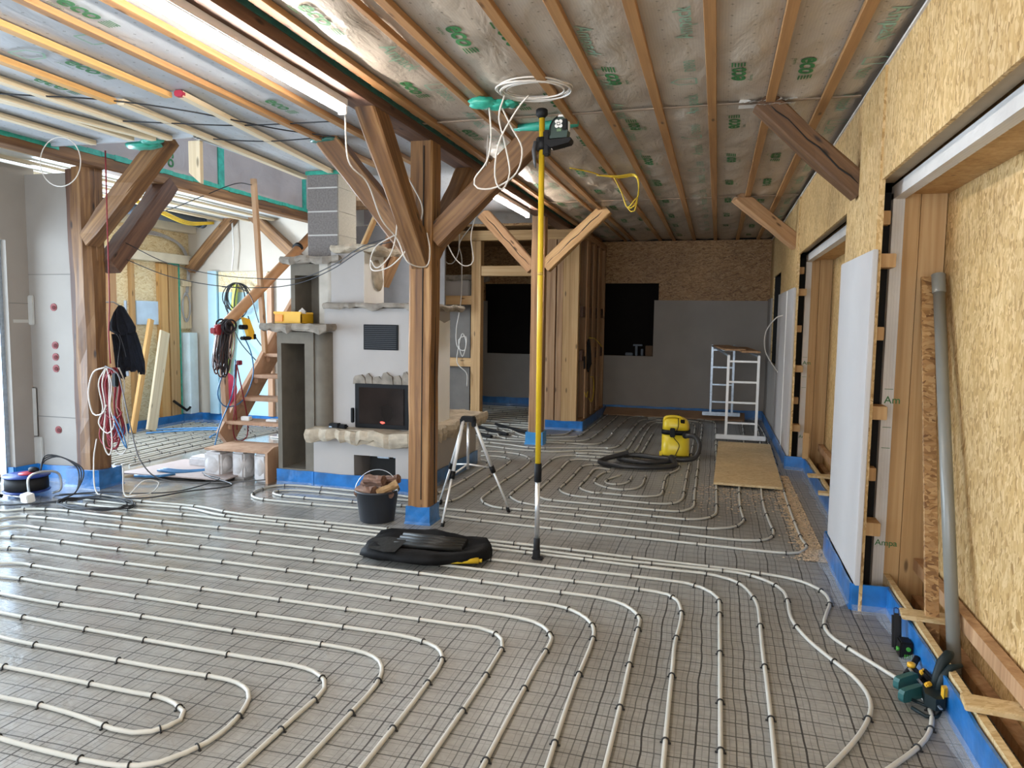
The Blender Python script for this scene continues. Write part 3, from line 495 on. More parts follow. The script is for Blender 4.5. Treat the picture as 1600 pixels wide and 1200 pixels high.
# ---- ceilings
RB = [(.57,.055),(.243,.055),(-.111,.055),(-.452,.055),(-.785,.055),(-1.10,.055),(-1.52,.05),(-1.64,.03),(-2.045,.06)]
xs = sorted([b[0]+b[1]/2 for b in RB] + [.82])
def sagR(x, y):
    for a, b in zip(xs, xs[1:]):
        if a <= x <= b:
            t = (x-a)/(b-a); f = math.sin(PI*t)
            return -f*(.012 + .010*math.sin(y*2.1+a*9)) - f*.010*abs(math.sin(y*6.5+a*20+2.5*t))**3
    return 0
m = MB(); sheet(m, -2.12, .85, -2.2, 12.95, 3.035, .04, .06, .003, sagR); CEIL = struct(m.make('ceiling', MEMR))
m = MB(); m.box(-2.2, 1.5, -2.2, 13.0, 3.08, 3.12); m.box(-5.6, -2.2, -2.2, 4.98, 3.08, 3.12); m.box(-3.9, -2.2, 4.98, 10.5, 3.08, 3.12); m.box(-5.45, -2.1, 10.5, 13.5, 3.0, 3.05); m.box(-8, -5.5, -2.2, 9.6, 3.08, 3.12); m.box(-5.6, -2.0, 4.8, 13.5, 4.7, 4.75)
struct(m.make('ceiling_deck', OSBB))
def sagL(x, y): return -.006*abs(math.sin(x*9))
m = MB(); sheet(m, -5.5, -2.2, -2.2, 4.98, 3.03, .08, .1, .003, sagL); sheet(m, -4.0, -2.2, 4.98, 10.45, 3.03, .08, .1, .003, sagL); m.box(-4.03, -4.0, 4.98, 10.45, 3.0, 3.3); m.box(-5.4, -4.0, 4.96, 4.99, 3.0, 4.7)
CEIL2 = struct(m.make('ceiling_left', MEML))
m = MB(); sheet(m, -7.8, -5.55, -2.2, 9.5, 3.04, .1, .1, .003); struct(m.make('ceiling_far_left', plain('bright_foil', (.70,.74,.76), .35, bmp=.2, bs=6)))
# the stair well above: lined left side, dark top
m = MB(); m.box(-5.45, -5.43, 4.98, 10.5, 3.06, 4.7); m.box(-5.45, -3.9, 10.48, 10.5, 3.06, 4.7); WELL = struct(m.make('wall_stairwell', MEMS))
m = MB()
for y in (5.9, 6.9, 7.9, 8.9, 9.8): m.box(-5.4, -2.2, y, y+.12, 4.5, 4.7)
for y in (9.4, 9.9, 10.2): m.box(-5.4, -3.98, y, y+.05, 3.25, 3.42)
struct(m.make('trim_stairwell_joists', STUD))

# printing on the ceiling sheets
m = MB(); ml = MB()
def eco(mm, x, y, d, z=3.035, s=.155, lift=.004, fade=False):
    """logo word seen from below; d = +1 reads away from the camera, -1 towards it"""
    right = V((0, d, 0)); up = V((d, 0, 0)); R_ = x > -2.1; zz = z - .005; lf = (lambda p: -sagR(p.x, p.y)) if R_ else None
    put_text(mm, 'eco', (x, y, zz), right, up, s, .028, lf)
    for k in range(5):
        a = V((x, y, zz)) + right*(s*1.62 + s*.0) + up*(s*(.02+.105*k)); b = a + right*s*.5; q = up*s*.055
        K = [a, a.lerp(b, .5), b, b+q, (a+q).lerp(b+q, .5), a+q]
        if R_: K = [p + V((0, 0, sagR(p.x, p.y))) for p in K]
        mm.add(K, [(0,1,4,5),(1,2,3,4)])
    put_text(mm, 'thermo', V((x, y, zz)) - up*s*.28, right, up, s*.2, .0, lf)
for x, d, y0 in ((.10, -1, 3.45), (.39, 1, 3.2), (-1.03, -1, 3.8), (-1.33, 1, 3.45), (-1.9, 1, 3.05), (-.60, -1, 4.5)):
    k = 0
    while y0 + 1.12*k < 12.4: eco(m, x, y0+1.12*k, d, fade=False); k += 1
def house(mm, x, y, s, d, z):
    P = [(0,0),(0,1),(.5,1.45),(1,1),(1,0),(0,0)]; R = V((0, d, 0)); U = V((d, 0, 0)); o = V((x, y, z))
    for a, b in zip(P, P[1:]):
        A = o + R*a[0]*s + U*a[1]*s; B = o + R*b[0]*s + U*b[1]*s; nn = (B-A).normalized().cross(V((0,0,1)))*s*.06
        mm.add([A-nn, B-nn, B+nn, A+nn], [(0,1,2,3)])
m2 = MB()
for ys in (5.02, 8.62): m2.box(-2.1, .8, ys, ys+.035, 3.008, 3.012)
m2.make('seam_tape', plain('seam_tan', (.36,.27,.20), .5), CEIL)
for x, d, y0 in ((-.17, -1, 3.9), (-.72, 1, 3.6), (.70, 1, 3.7), (-1.75, 1, 3.6)):
    k = 0
    while y0 + 1.3*k < 12:
        y = y0 + 1.3*k; z = 3.030; lf = lambda p: -sagR(p.x, p.y)
        put_text(ml, 'Ampack', (x, y, z), (0, d, 0), (d, 0, 0), .12, .008, lf); house(ml, x, y+.62*d, .10, d, z + sagR(x, y+.62*d) - .006); put_text(ml, 'DB90', (x, y+.8*d, z), (0, d, 0), (d, 0, 0), .09, .004, lf); k += 1
m.make('green_lettering', PRINT, CEIL); ml.make('pale_lettering', PRINTL, CEIL)
m = MB(); ml = MB()
for x, y in ((-2.95, 2.75), (-2.92, 4.3), (-3.6, 3.4), (-3.05, 6.4), (-4.05, 3.6)): eco(m, x, y, 1, 3.022, .15)
for x, y in ((-3.2, 3.1), (-3.75, 3.2)): house(ml, x, y, .12, 1, 3.012)
m.make('green_lettering', PRINT, CEIL2); ml.make('pale_lettering', PRINTL, CEIL2)
m = MB(); put_text(m, 'eco', (-5.425, 6.35, 3.36), (0,0,-1), (0,1,0), .17, .018)
m.make('green_lettering', PRINT, WELL)
m = MB(); m.box(-5.43, -5.415, 7.12, 7.22, 3.05, 3.6); m.box(-5.43, -5.415, 8.85, 8.93, 3.05, 3.75); m.make('green_sealing_tape', GREEN, WELL)

# ceiling battens
ORD = ['first', 'second', 'third', 'fourth', 'fifth', 'sixth', 'seventh', 'eighth', 'ninth', 'tenth', 'eleventh', 'twelfth', 'thirteenth', 'fourteenth']
for i, (x, wd) in enumerate(RB):
    y1 = 12.86; xa = x + wd/2; xe = xa + (.09 if x == -1.10 else .05 if x in (-1.52, -1.64) else 0)
    o = beam('ceiling_batten', (xa, -2.1, 3.008), (xe, y1, 3.008), wd, .032, BATT, up=(0,0,1), cham=.002, irr=.0008)
    tag(o, '%s brown batten from the right wall on the beige right-hand ceiling' % ORD[i], 'batten', 'battens under the right-hand ceiling')
LB = [(-2.62, -2.1, 6.4, BATT), (-3.01, -2.1, 7.5, BATT), (-3.36, -2.1, 4.02, ORNG), (-3.82, -2.1, 4.05, ORNG)]
for i, (x, a, b, mt) in enumerate(LB):
    o = beam('ceiling_batten', (x, a, 3.002), (x-.06, b, 3.002), .055, .034, mt, cham=.002, irr=.0008)
    tag(o, '%s orange-brown batten left of the tube lights, under the grey ceiling' % ORD[i], 'batten', 'battens under the left-hand ceiling')
PB = [((-3.32, 4.0), (-4.0, 9.6)), ((-3.83, 4.06), (-4.02, 6.6)), ((-4.12, -2.0), (-4.22, 4.96)), ((-4.50, -2.0), (-4.53, 4.9)), ((-4.95, -2.0), (-4.95, 4.95)), ((-4.60, 3.7), (-4.35, 4.94))]
PL = ['pale new batten with a red painted end below the grey ceiling', 'pale new batten continuing the short orange one up to the opening', 'pale new batten ending over the first slanting brace', 'pale new batten two rows right of the left-hand beam', 'pale new batten lying right beside the left-hand beam', 'short offcut of pale batten doubled beside a longer one']
for ((xa, ya), (xb, yb)), lb in zip(PB, PL):
    o = beam('ceiling_batten', (xa, ya, 3.0), (xb, yb, 3.0), .055, .036, PALE, cham=.002, irr=.0008); tag(o, lb, 'batten', 'pale battens under the left-hand ceiling')
    if ya > 3.9 and xa == -3.32: beam('red_painted_end', (xa, ya-.012, 3.0), (xa-.002, ya+.02, 3.0), .058, .038, plain('red_paint', (.35,.02,.05), .6), o)
for i, x in enumerate((-5.85, -6.25, -6.65, -7.05, -7.45)):
    o = beam('ceiling_batten', (x, 2.0, 3.01), (x, 9.4, 3.01), .06, .03, PALE, cham=.002); tag(o, '%s pale batten left of the left-hand beam, over the bright room' % ORD[i], 'batten', 'battens in the bright left room')

# ---- big timbers
o = beam('ceiling_beam', (-2.205, -2.2, 3.02), (-2.205, 12.9, 3.02), .19, .17, OLDD, irr=.003); tag(o, 'dark old beam running down the ceiling over the middle posts', 'beam')
m = MB()
for i in range(100):
    y = -2 + i*.148; m.box(-2.112 - .002*math.sin(i*2.3), -2.100 - .003*math.sin(i*1.7), y, y+.15, 3.001, 3.030 + .004*math.sin(i*3.1))
m.make('green_sealing_tape', GREEND, o)
o = beam('ceiling_beam', (-5.50, -2.2, 2.995), (-5.50, 9.45, 2.995), .15, .14, OLD, irr=.003); tag(o, 'brown old beam over the left post and the passage to the bright room', 'beam')
m = MB()
for i in range(76):
    y = -2 + i*.15; m.box(-5.424, -5.412 - .003*math.sin(i*1.7), y, y+.152, (2.992 if y < 4.9 else 3.03) + .004*math.sin(i*2.3), (3.026 if y < 4.9 else 3.075) + .003*math.sin(i*3.1))
m.make('green_sealing_tape', GREEN, o)

def collar(root, x0, x1, y0, y1, h, mat=BLUE):
    m = MB(); n = 10; t = .008; ring = []
    for (ax, ay), (bx, by) in (((x0,y0),(x1,y0)), ((x1,y0),(x1,y1)), ((x1,y1),(x0,y1)), ((x0,y1),(x0,y0))):
        for k in range(4): ring.append((ax+(bx-ax)*k/4, ay+(by-ay)*k/4))
    cx, cy = (x0+x1)/2, (y0+y1)/2; vs = []
    for z, gr in ((0, 1.10), (.02, 1.03), (h*.5, 1.0), (h, 1.0)):
        for i, (x, y) in enumerate(ring):
            g = gr + .012*math.sin(i*2.7+z*40); vs.append((cx+(x-cx)*g, cy+(y-cy)*g, z + (.006*math.sin(i*1.9) if z == h else 0)))
    R = len(ring); fs = [(j*R+i, j*R+(i+1)%R, (j+1)*R+(i+1)%R, (j+1)*R+i) for j in range(3) for i in range(R)] + [tuple(3*R+i for i in range(R))]
    m.add(vs, fs, False); return m.make('blue_edge_strip', mat, root)
# centre post
P1 = beam('timber_post', (-2.205, 5.31, .0), (-2.19, 5.31, 2.94), .18, .19, POSTW, irr=.004); tag(P1, 'rough old timber post in the middle, in front of the stove', 'post')
collar(P1, -2.308, -2.105, 5.207, 5.412, .14)
m = MB(); m.box(-2.175, -2.168, 5.208, 5.216, .2, 2.9, rot=(0, .006, 0)); m.box(-2.110, -2.104, 5.31, 5.317, .15, 2.4); m.make('drying_crack', DARKB, P1)
P2 = beam('timber_post', (-2.245, 9.25, .0), (-2.235, 9.25, 2.94), .17, .17, STUD, irr=.003); tag(P2, 'old timber post farther back, half hidden by the yellow pole', 'post')
collar(P2, -2.36, -2.13, 9.14, 9.36, .16, plain('light_blue_strip', (.07,.33,.72), .35))
# left post: a thick half-round log beside a squared one
P3 = beam('timber_post', (-5.60, 5.50, 0), (-5.61, 5.50, 2.93), .21, .22, OLD, irr=.010, cham=.055); tag(P3, 'thick rounded old post on the left, with red cables hung on it', 'post')
beam('squared_side_timber', (-5.745, 5.54, 0), (-5.755, 5.54, 2.93), .10, .14, OLDD, P3, irr=.004); beam('rear_timber', (-5.535, 5.54, 0), (-5.53, 5.54, 2.93), .06, .10, OLD, P3, irr=.003)
collar(P3, -5.82, -5.44, 5.37, 5.64, .17)
def brace(label, p0, p1, w=.15, h=.17, mat=OLD, irr=.004, crack=False):
    o = beam('timber_brace', p0, p1, w, h, mat, irr=irr); tag(o, label, 'brace')
    if crack:
        a, b = V(p0), V(p1); d = (b-a).normalized(); s = V((0,0,1)).cross(d).normalized(); u = d.cross(s)
        sd = s * (1 if s.y < 0 else -1)
        m = MB(); A = a + d*.03 + sd*(w/2 - .002); B = b - d*.03 + sd*(w/2 - .002)
        n = 9; pts = [A.lerp(B, k/n) + u*(.007*math.sin(k*2.1)) for k in range(n+1)]
        m.tube(pts, [.001]+[.006]*(n-1)+[.001], 5); m.make('drying_crack', DARKB, o)
    return o
brace('brace from the middle post up towards the camera', (-2.2, 5.30, 2.02), (-2.2, 4.36, 3.0), .14, .16)
brace('brace from the middle post up to the left', (-2.25, 5.33, 2.10), (-3.03, 5.33, 3.02), .16, .17)
brace('brace from the middle post up to the right, meeting the green tape', (-2.12, 5.33, 2.22), (-1.28, 5.33, 3.0), .15, .17)
brace('brace from the middle post up and away, right of the post', (-2.2, 5.42, 2.12), (-2.2, 6.32, 2.96), .14, .15)
brace('split brace from the rear post up to the left', (-2.32, 9.25, 2.28), (-3.0, 9.25, 3.0), .14, .165, STUD, crack=True)
brace('split brace from the rear post up to the right', (-2.16, 9.25, 2.30), (-1.38, 9.25, 3.02), .14, .165, NEW, crack=True)
B1 = brace('near dark split brace from the right wall up to the ceiling', (.84, 5.09, 2.44), (.22, 5.05, 3.02), .15, .14, OLDB, .004, True)
m = MB(); r = random.Random(5)
for k in range(11):
    x = .08+.03*k; m.add([(x, 4.98+r.uniform(-.02,.02), 3.0), (x+.05, 4.97+r.uniform(-.02,.02), 3.0), (x+.045, 5.0, 3.0+r.uniform(.0,.03)), (x+.01, 5.0, 3.0+r.uniform(.0,.03))], [(0,1,2,3)])
    m.add([(x, 4.96, 2.975+r.uniform(-.006,.006)), (x+.04, 4.965, 2.98), (x+.04, 5.1, 2.995), (x, 5.1, 2.995)], [(0,1,2,3)])
m.make('torn_white_paper', WHITE, B1)
B2 = brace('far brown brace from the right wall up to the ceiling', (.84, 8.85, 2.50), (.16, 8.62, 3.02), .15, .14, STUD)
m = MB()
for k in range(6): m.add([(.06+.05*k, 8.5, 2.985), (.12+.05*k, 8.49, 2.98), (.12+.05*k, 8.6, 3.0), (.06+.05*k, 8.6, 3.01)], [(0,1,2,3)])
m.make('torn_white_paper', WHITE, B2)
brace('round-edged brace from the left post up to the right', (-5.50, 5.42, 2.28), (-4.52, 5.30, 3.10), .15, .16, OLD, .006)
brace('dark brace from the left post back under the left-hand beam', (-5.50, 5.62, 2.05), (-5.50, 6.42, 2.96), .17, .17, OLDD, .006)
brace('brown brace up to the right at the beige wall behind the stairs', (-7.66, 9.36, 2.30), (-6.88, 9.36, 3.08), .13, .13, OLD)
brace('brown brace falling to the right beside the chimney, on the beige wall', (-6.55, 9.36, 3.08), (-5.62, 9.36, 2.28), .13, .15, OLD)

# ================================================================ right wall fittings
o = MB().bbox(.790, .818, 4.34, 5.39, .155, 2.01, .004).make('wall_panel', GYPL); tag(o, 'tall pale plasterboard panel on the right wall, nearest the camera', 'wall panel')
o = MB().bbox(.795, .82, 8.60, 10.72, .14, 2.01, .004).make('wall_panel', GYPL); tag(o, 'plasterboard panel on the right wall between the second niche and the dark window', 'wall panel')
m = MB(); m.box(.787, .796, 9.35, 9.38, .14, 2.0); m.make('board_joint', WHITE, o)
o = MB().bbox(.795, .82, 12.1, 12.86, .14, 2.01, .004).make('wall_panel', GYPS); tag(o, 'narrow plasterboard piece on the right wall in the far corner', 'wall panel')
m = MB(); m.bbox(.795, .82, 10.75, 12.1, .14, 1.02, .004); o = m.make('wall_panel', GYPS); tag(o, 'low plasterboard piece below the dark window in the right wall', 'wall panel')
m = MB(); m.box(1.1, 1.12, 10.7, 12.15, .95, 2.4); m.box(.838, 1.1, 10.73, 10.75, 1.0, 2.35); m.box(.838, 1.1, 12.1, 12.12, 1.0, 2.35); struct(m.make('window_4', DARKB))
m = MB(); m.box(.808, .82, 2.0, 12.85, 2.975, 2.988); struct(m.make('trim_1', MEMJ))
def niche(y0, y1, zt, tag_word):
    yj = y1 + .22
    m = MB(); m.box(.985, 1.065, yj, yj+.08, .0, zt); m.box(1.07, 1.20, yj+.01, yj+.09, .0, zt); m.box(.985, 1.21, y0, yj+.08, zt-.02, zt+.10)
    struct(m.make('trim_niche_frame_'+tag_word, NEW))
    m = MB(); m.box(.925, .985, yj-.005, yj+.05, 0, zt-.01); m.box(.925, .985, y0, yj+.05, zt-.045, zt+.03); j = struct(m.make('trim_niche_membrane_'+tag_word, MEMJ))
    m = MB(); put_text(m, 'Am', (.935, yj-.007, 1.16), (1,0,0), (0,0,1), .06, .004); put_text(m, 'Ampa', (.93, yj-.007, .33), (1,0,0), (0,0,1), .05, .004)
    for z in (1.24, 1.02, .90): m.box(.935, .98, yj-.0065, yj-.0055, z, z+.003)
    m.make('green_lettering', PRINT, j)
    m = MB(); m.box(1.205, 1.222, y0, yj+.09, -.05, zt+.02); struct(m.make('wall_niche_'+tag_word, OSBR))
    m = MB(); m.box(.84, 1.5, yj+.10, yj+.12, 0, zt); m.box(.84, .985, yj+.05, yj+.10, 0, zt); struct(m.make('wall_dark_skin_'+tag_word, DARKB))
    for z in (2.16, 1.92, 1.52, 1.08, .72, .42):
        o = MB().bbox(.84, .925 if z in (1.92, 1.08, .42) else .90, y1+.06 if z in (1.92, 1.08, .42) else y1+.13, y1+.20, z, z+.075, .003).make('wood_block', NEW)
        tag(o, 'wood block in the dark gap of the %s niche, %s' % (tag_word, {2.16:'topmost',1.92:'second from the top',1.52:'third from the top',1.08:'fourth from the top',.72:'fifth from the top',.42:'lowest'}[z]), 'wood block', 'wood blocks in the %s wall gap' % tag_word)
    # threshold: chipboard upstand with the blue strip in front
    m = MB(); m.box(.985, 1.015, y0, yj, .0, .165); struct(m.make('trim_threshold_'+tag_word, OSBF))
    m = MB(); m.box(1.14, 1.19, y0, yj, .20, .27); m.box(1.14, 1.2, y0, yj, 0, .05); struct(m.make('trim_rail_'+tag_word, STUD))
niche(1.2, 4.37, 2.355, 'near'); niche(5.46, 8.53, 2.34, 'far')
for y0_, y1_ in ((1.2, 4.59), (5.46, 8.75)):
    m = MB(); m.box(.838, .925, y0_, y1_, 2.40, 2.41); struct(m.make('trim_header_recess', plain('recess_tan', (.42,.33,.22), .8)))
def strip(label, pts, h=.15, name='edge_insulation_strip', th=.012, foot=.05):
    """blue foam strip standing along a wall with its clear foil foot; pts run with the room on the left"""
    m = MB(); P = [V((x, y, 0)) for x, y in pts]; fo = MB()
    for k, (a, b) in enumerate(zip(P, P[1:])):
        d = (b-a).normalized(); n = V((-d.y, d.x, 0)); q = max(1, int((b-a).length/.12))
        for i in range(q):
            A = a.lerp(b, i/q); B = a.lerp(b, (i+1)/q); zt = h + .004*math.sin(i*1.7+k); zt2 = h + .004*math.sin((i+1)*1.7+k); o1 = n*(.003*math.sin(i*2.9)); o2 = n*(.003*math.sin((i+1)*2.9))
            m.add([A, B, B+n*th+o2, A+n*th+o1, A+V((0,0,zt)), B+V((0,0,zt2)), B+n*th+o2+V((0,0,zt2)), A+n*th+o1+V((0,0,zt))], [(0,1,2,3),(7,6,5,4),(0,4,5,1),(3,2,6,7),(0,3,7,4),(1,5,6,2)])
            f1 = foot*(1+.3*math.sin(i*1.3)); f2 = foot*(1+.3*math.sin((i+1)*1.3))
            fo.add([A+n*th+V((0,0,.035)), B+n*th+V((0,0,.035)), B+n*(th+f2)+V((0,0,.003)), A+n*(th+f1)+V((0,0,.003))], [(0,1,2,3)], True)
    o = m.make(name, BLUE); tag(o, label, 'edge strip', 'blue edge strips along the walls'); fo.make('clear_foil_foot', CLEAR, o); return o
strip('blue edge strip round the foot of the nearest wall panel and the near niche', [(.975, 1.2), (.975, 4.385), (.785, 4.385), (.785, 5.45)])
strip('blue edge strip along the far niche on the right', [(.785, 5.47), (.975, 5.47), (.975, 8.50), (.785, 8.55)])
strip('blue edge strip below the second panel and window on the right wall', [(.785, 8.57), (.785, 12.84)])
strip('blue edge strip along the dark back wall behind the plank', [(.78, 12.855), (-1.95, 12.855)])
strip('blue edge strip around the stud partition corner', [(-1.86, 12.83), (-1.86, 10.54), (-2.42, 10.54)], .14)
strip('blue edge strip in the dark room behind the timber frame', [(-1.99, 13.37), (-5.3, 13.37)])
strip('bright blue edge strip at the wall behind the stairs', [(-5.4, 9.43), (-7.55, 9.43), (-7.70, 9.2), (-7.70, 5.2)], .14)
strip('blue edge strip at the foot of the plasterboard corner, left', [(-5.80, 5.50), (-6.30, 5.50), (-6.33, 5.28), (-6.45, 5.28)], .16)

def crosspiece(label, x0, x1, y0, y1, z, rz):
    o = MB().bbox(x0, x1, y0, y1, z, z+.022, .003, rot=(0, 0, rz)).make('board_offcut', OSBF); tag(o, label, 'board'); return o
crosspiece('chipboard offcut laid across the near threshold behind the grey pipe', .93, 1.17, 3.86, 3.97, .165, -.08)
crosspiece('chipboard offcut laid across the near threshold at the right edge of the picture', .95, 1.32, 2.96, 3.07, .17, -.12)
crosspiece('upper of two narrow offcuts across the far threshold', .88, 1.15, 7.3, 7.42, .165, 0)
crosspiece('lower of two narrow offcuts across the far threshold', .88, 1.15, 6.55, 6.65, .165, -.1)
o = MB().bbox(.93, .99, 8.30, 8.34, .17, .45, .003).make('board_offcut', NEW); tag(o, 'short upright block standing at the jamb of the far niche', 'board')
# grey drain pipe leaning in the near niche
t = thing('drain_pipe', 'grey plastic drain pipe leaning upright in the near wall niche', 'pipe', (1.06, 3.66, .02))
GREYP = plain('grey_pvc', (.21,.21,.19), .28, var=.04)
a, b = V((1.095, 3.62, .03)), V((1.150, 4.49, 1.872)); d = (b-a)
m = MB(); m.tube([a, a+d*.5, b], .029, 24); m.make('pipe_body', GREYP, t)
m = MB(); m.tube([b-d*.05, b-d*.045, b, b+d*.004], [.030,.034,.034,.036], 24, cap=False); m.make('socket', GREYP, t)
a, b = V((1.06, 3.84, .02)), V((1.105, 4.53, 1.87))
o = beam('board_offcut', a, b, .062, .022, OSBB, up=(0,1,0), cham=.002); tag(o, 'narrow strand board strip on edge leaning left of the grey pipe', 'board')
# things at the threshold: clamp and small tool
CLG = plain('clamp_green', (.02,.10,.10), .45, var=.1); CLO = plain('clamp_orange', (.75,.42,.03), .4, var=.05); CLB = plain('clamp_body', (.010,.018,.020), .5, var=.15, spec=.25)
t = thing('bar_clamp', 'green and orange one-hand clamp gripping the pipe end at the blue strip', 'clamp', (.91, 3.36, 0))
def plate(m, p, q, wd, z0, z1, sl=0.):
    """upright pad standing along p-q, rounded ends"""
    p, q = V((*p, 0)), V((*q, 0)); d = (q-p).normalized(); n = V((-d.y, d.x, 0)); L = (q-p).length
    prof = [(0,.3),(.06,.05),(.2,0),(.8,0),(.94,.05),(1,.3),(1,.7),(.94,.95),(.8,1),(.2,1),(.06,.95),(0,.7)]; vs = []
    for s_ in (-wd/2, wd/2):
        for u, v in prof: vs.append(p + d*L*u + n*(s_ + sl*v) + V((0, 0, z0 + (z1-z0)*v)))
    k = len(prof); m.add(vs, [tuple(range(k))[::-1], tuple(range(k, 2*k))] + [(i, (i+1)%k, k+(i+1)%k, k+i) for i in range(k)])
m = MB(); plate(m, (.80,3.38), (.90,3.47), .026, .03, .085); m.make('fixed_jaw_pad', CLG, t)
m = MB(); plate(m, (.80,3.29), (.905,3.38), .026, .02, .075); m.make('sliding_jaw_pad', CLG, t)
m = MB(); m.tube([(.84,3.27,.015),(.88,3.22,.012),(.92,3.22,.012),(.95,3.26,.02)], .008, 8); m.tube([(.85,3.31,.03),(.90,3.27,.03),(.93,3.28,.03)], .007, 8); m.make('lower_frame', CLB, t)
m = MB(); m.prism([(.885,3.27),(.915,3.225),(.955,3.24),(.968,3.30),(.962,3.36),(.925,3.385),(.895,3.35)], 'z', .035, .085); m.make('housing', CLB, t)
m = MB(); m.bbox(.905,.918,3.20,3.56,.055,.061,.002, rot=(0,0,.10)); m.make('steel_bar', STEELG, t)
m = MB(); m.tube([(.935,3.34,.075),(.95,3.36,.125),(.972,3.375,.18),(1.0,3.39,.215),(1.015,3.395,.22)], [.012,.018,.023,.021,.010], 12); m.make('handle', CLB, t)
m = MB(); m.tube([(.945,3.32,.075),(.965,3.335,.13),(.995,3.345,.175),(1.04,3.35,.19)], [.013,.016,.015,.008], 10); m.make('trigger', CLB, t)
m = MB(); m.prism([(.945,3.235),(.955,3.255),(.972,3.262),(.985,3.28),(.968,3.285),(.945,3.275)], 'z', .085, .125); m.make('orange_lever', CLO, t)
m = MB(); m.bbox(.895,.93,3.325,3.345,.085,.105,.006, rot=(0,0,.7)); m.make('orange_release', CLO, t)
t = thing('bar_clamp', 'second smaller black clamp with orange knobs just behind the green one', 'clamp', (.92, 3.55, 0))
m = MB(); m.bbox(.90,.945,3.47,3.60,.01,.06,.012, rot=(0,0,.25)); m.tube([(.88,3.55,.03),(.93,3.63,.05),(.95,3.66,.07)], .014, 10); m.make('black_body', BLACK, t)
m = MB(); m.bbox(.94,.965,3.40,3.52,.05,.085,.008, rot=(0,0,.15)); m.make('black_arm', BLACK, t)
m = MB(); m.lathe((.905,3.575,.06), [(.018,0),(.018,.015),(.010,.018)], 14); m.make('orange_knob', CLO, t)
m = MB(); m.bbox(.918,.955,3.50,3.52,.06,.082,.006, rot=(0,0,.8)); m.make('orange_release', CLO, t)
t = thing('thermostat_box', 'small black and green tool standing at the blue strip by the near niche', 'tool', (.93, 3.83, 0))
m = MB(); m.bbox(.905,.962,3.78,3.86,0,.085,.007); m.make('body', BLACK, t)
m = MB(); m.bbox(.893,.935,3.89,3.925,.0,.175,.010, rot=(-.25,0,0)); m.make('black_grip', BLACKR, t)
m = MB(); m.tube(spline([(.905,3.93,.155),(.905,3.945,.19),(.925,3.945,.19),(.925,3.93,.155)], .01), .0035, 6); m.make('blue_loop', plain('navy_loop', (.01,.04,.15), .5), t)
GRN = plain('bright_green', (.06,.33,.04), .4)
for x, y, z, ax in ((.893,3.80,.045,'x'),(.940,3.773,.055,'y'),(.962,3.82,.065,'x')): m = MB(); m.lathe((x, y, z), [(.010,0),(.010,.012)], 12, ax); m.make('green_knob', GRN, t)
for k in range(4): m = MB(); m.bbox(.925+.009*k,.929+.009*k,3.774,3.781,.008,.028,.001); m.make('green_rib', GRN, t)

# ================================================================ ladders, boards, vacuum, sawdust
t = thing('work_platform', 'folding aluminium trestle with ladder legs and planks on top, far right', 'ladder', (.3, 10.4, 0))
def lad(x0, x1, y, z0, z1, mt, nr, lean=0., nm='ladder_leg'):
    m = MB()
    for x in (x0, x1): m.bbox(x-.017, x+.017, y-.03, y+.03, z0, z1, .005)
    L = m.make(nm, mt, t)
    for k in range(nr):
        z = z0 + (z1-z0)*(k+.8)/(nr+.1); r_ = MB(); r_.bbox(x0, x1, y-.014, y+.014, z-.013, z+.013, .004); r_.make('rung', mt, L)
    f = MB(); f.bbox(x0-.13, x1+.13, y-.035, y+.035, z0, z0+.06, .006); f.make('foot_bar', mt, L); return L
lad(.165, .555, 10.35, .03, 1.18, ALUW, 4); lad(-.06, .28, 12.45, .09, 1.26, STEELG, 4)
m = MB(); m.bbox(.02, .30, 10.6, 12.5, 1.23, 1.255, .004, rot=(0,0,.10)); m.bbox(.28, .52, 10.35, 12.2, 1.215, 1.24, .004, rot=(0,0,.06)); m.make('plank_deck', STUD, t)
m = MB()
for x0, x1 in ((.165,-.06),(.555,.28)): m.tube([(x0, 10.36, 1.17), (x1, 12.43, 1.24)], .018, 8)
m.make('top_rail', STEELG, t)
def sheetboard(name, label, cat, pts, z, th, mt, gr=None):
    m = MB(); m.prism(pts, 'z', z, z+th); o = m.make(name, mt); return tag(o, label, cat, gr)
sheetboard('chipboard_sheet', 'large yellowish chipboard sheet lying on the floor in front of the trestle', 'board', [(.02,7.36),(.66,7.34),(.72,9.98),(.07,10.02)], .024, .022, OSBF)
o = MB().bbox(-1.84, .49, 12.47, 12.78, .05, .075, .004, rot=(.30, 0, -.02)).make('plank', plain('brown_plank', (.33,.20,.115), .7, var=.15, scale=5)); tag(o, 'long brown plank lying tilted along the blue strip at the back wall', 'board')
# sawdust
m = MB(); r = random.Random(11)
def chips(n, f):
    for _ in range(n):
        x, y = f(); s = r.uniform(.006,.017); a = r.uniform(0, PI); dx, dy = math.cos(a)*s, math.sin(a)*s; z = .004 + r.uniform(0,.006)
        m.add([(x-dx, y-dy, z), (x-dy*.6, y+dx*.6, z+.004), (x+dx, y+dy, z), (x+dy*.6, y-dx*.6, z+.002)], [(0,1,2),(0,2,3)])
chips(5200, lambda: (min(.77, max(.45, r.gauss(.70,.05))) , 5.2 + 2.9*r.random()**1.1))
chips(500, lambda: (r.gauss(.25,.28) if True else 0, r.gauss(7.0,.35)))
o = m.make('sawdust', plain('sawdust', (.72,.56,.38), .9, var=.25, scale=60)); o['kind'] = 'stuff'; tag(o, 'pale sawdust and wood chips scattered along the right wall', 'sawdust')
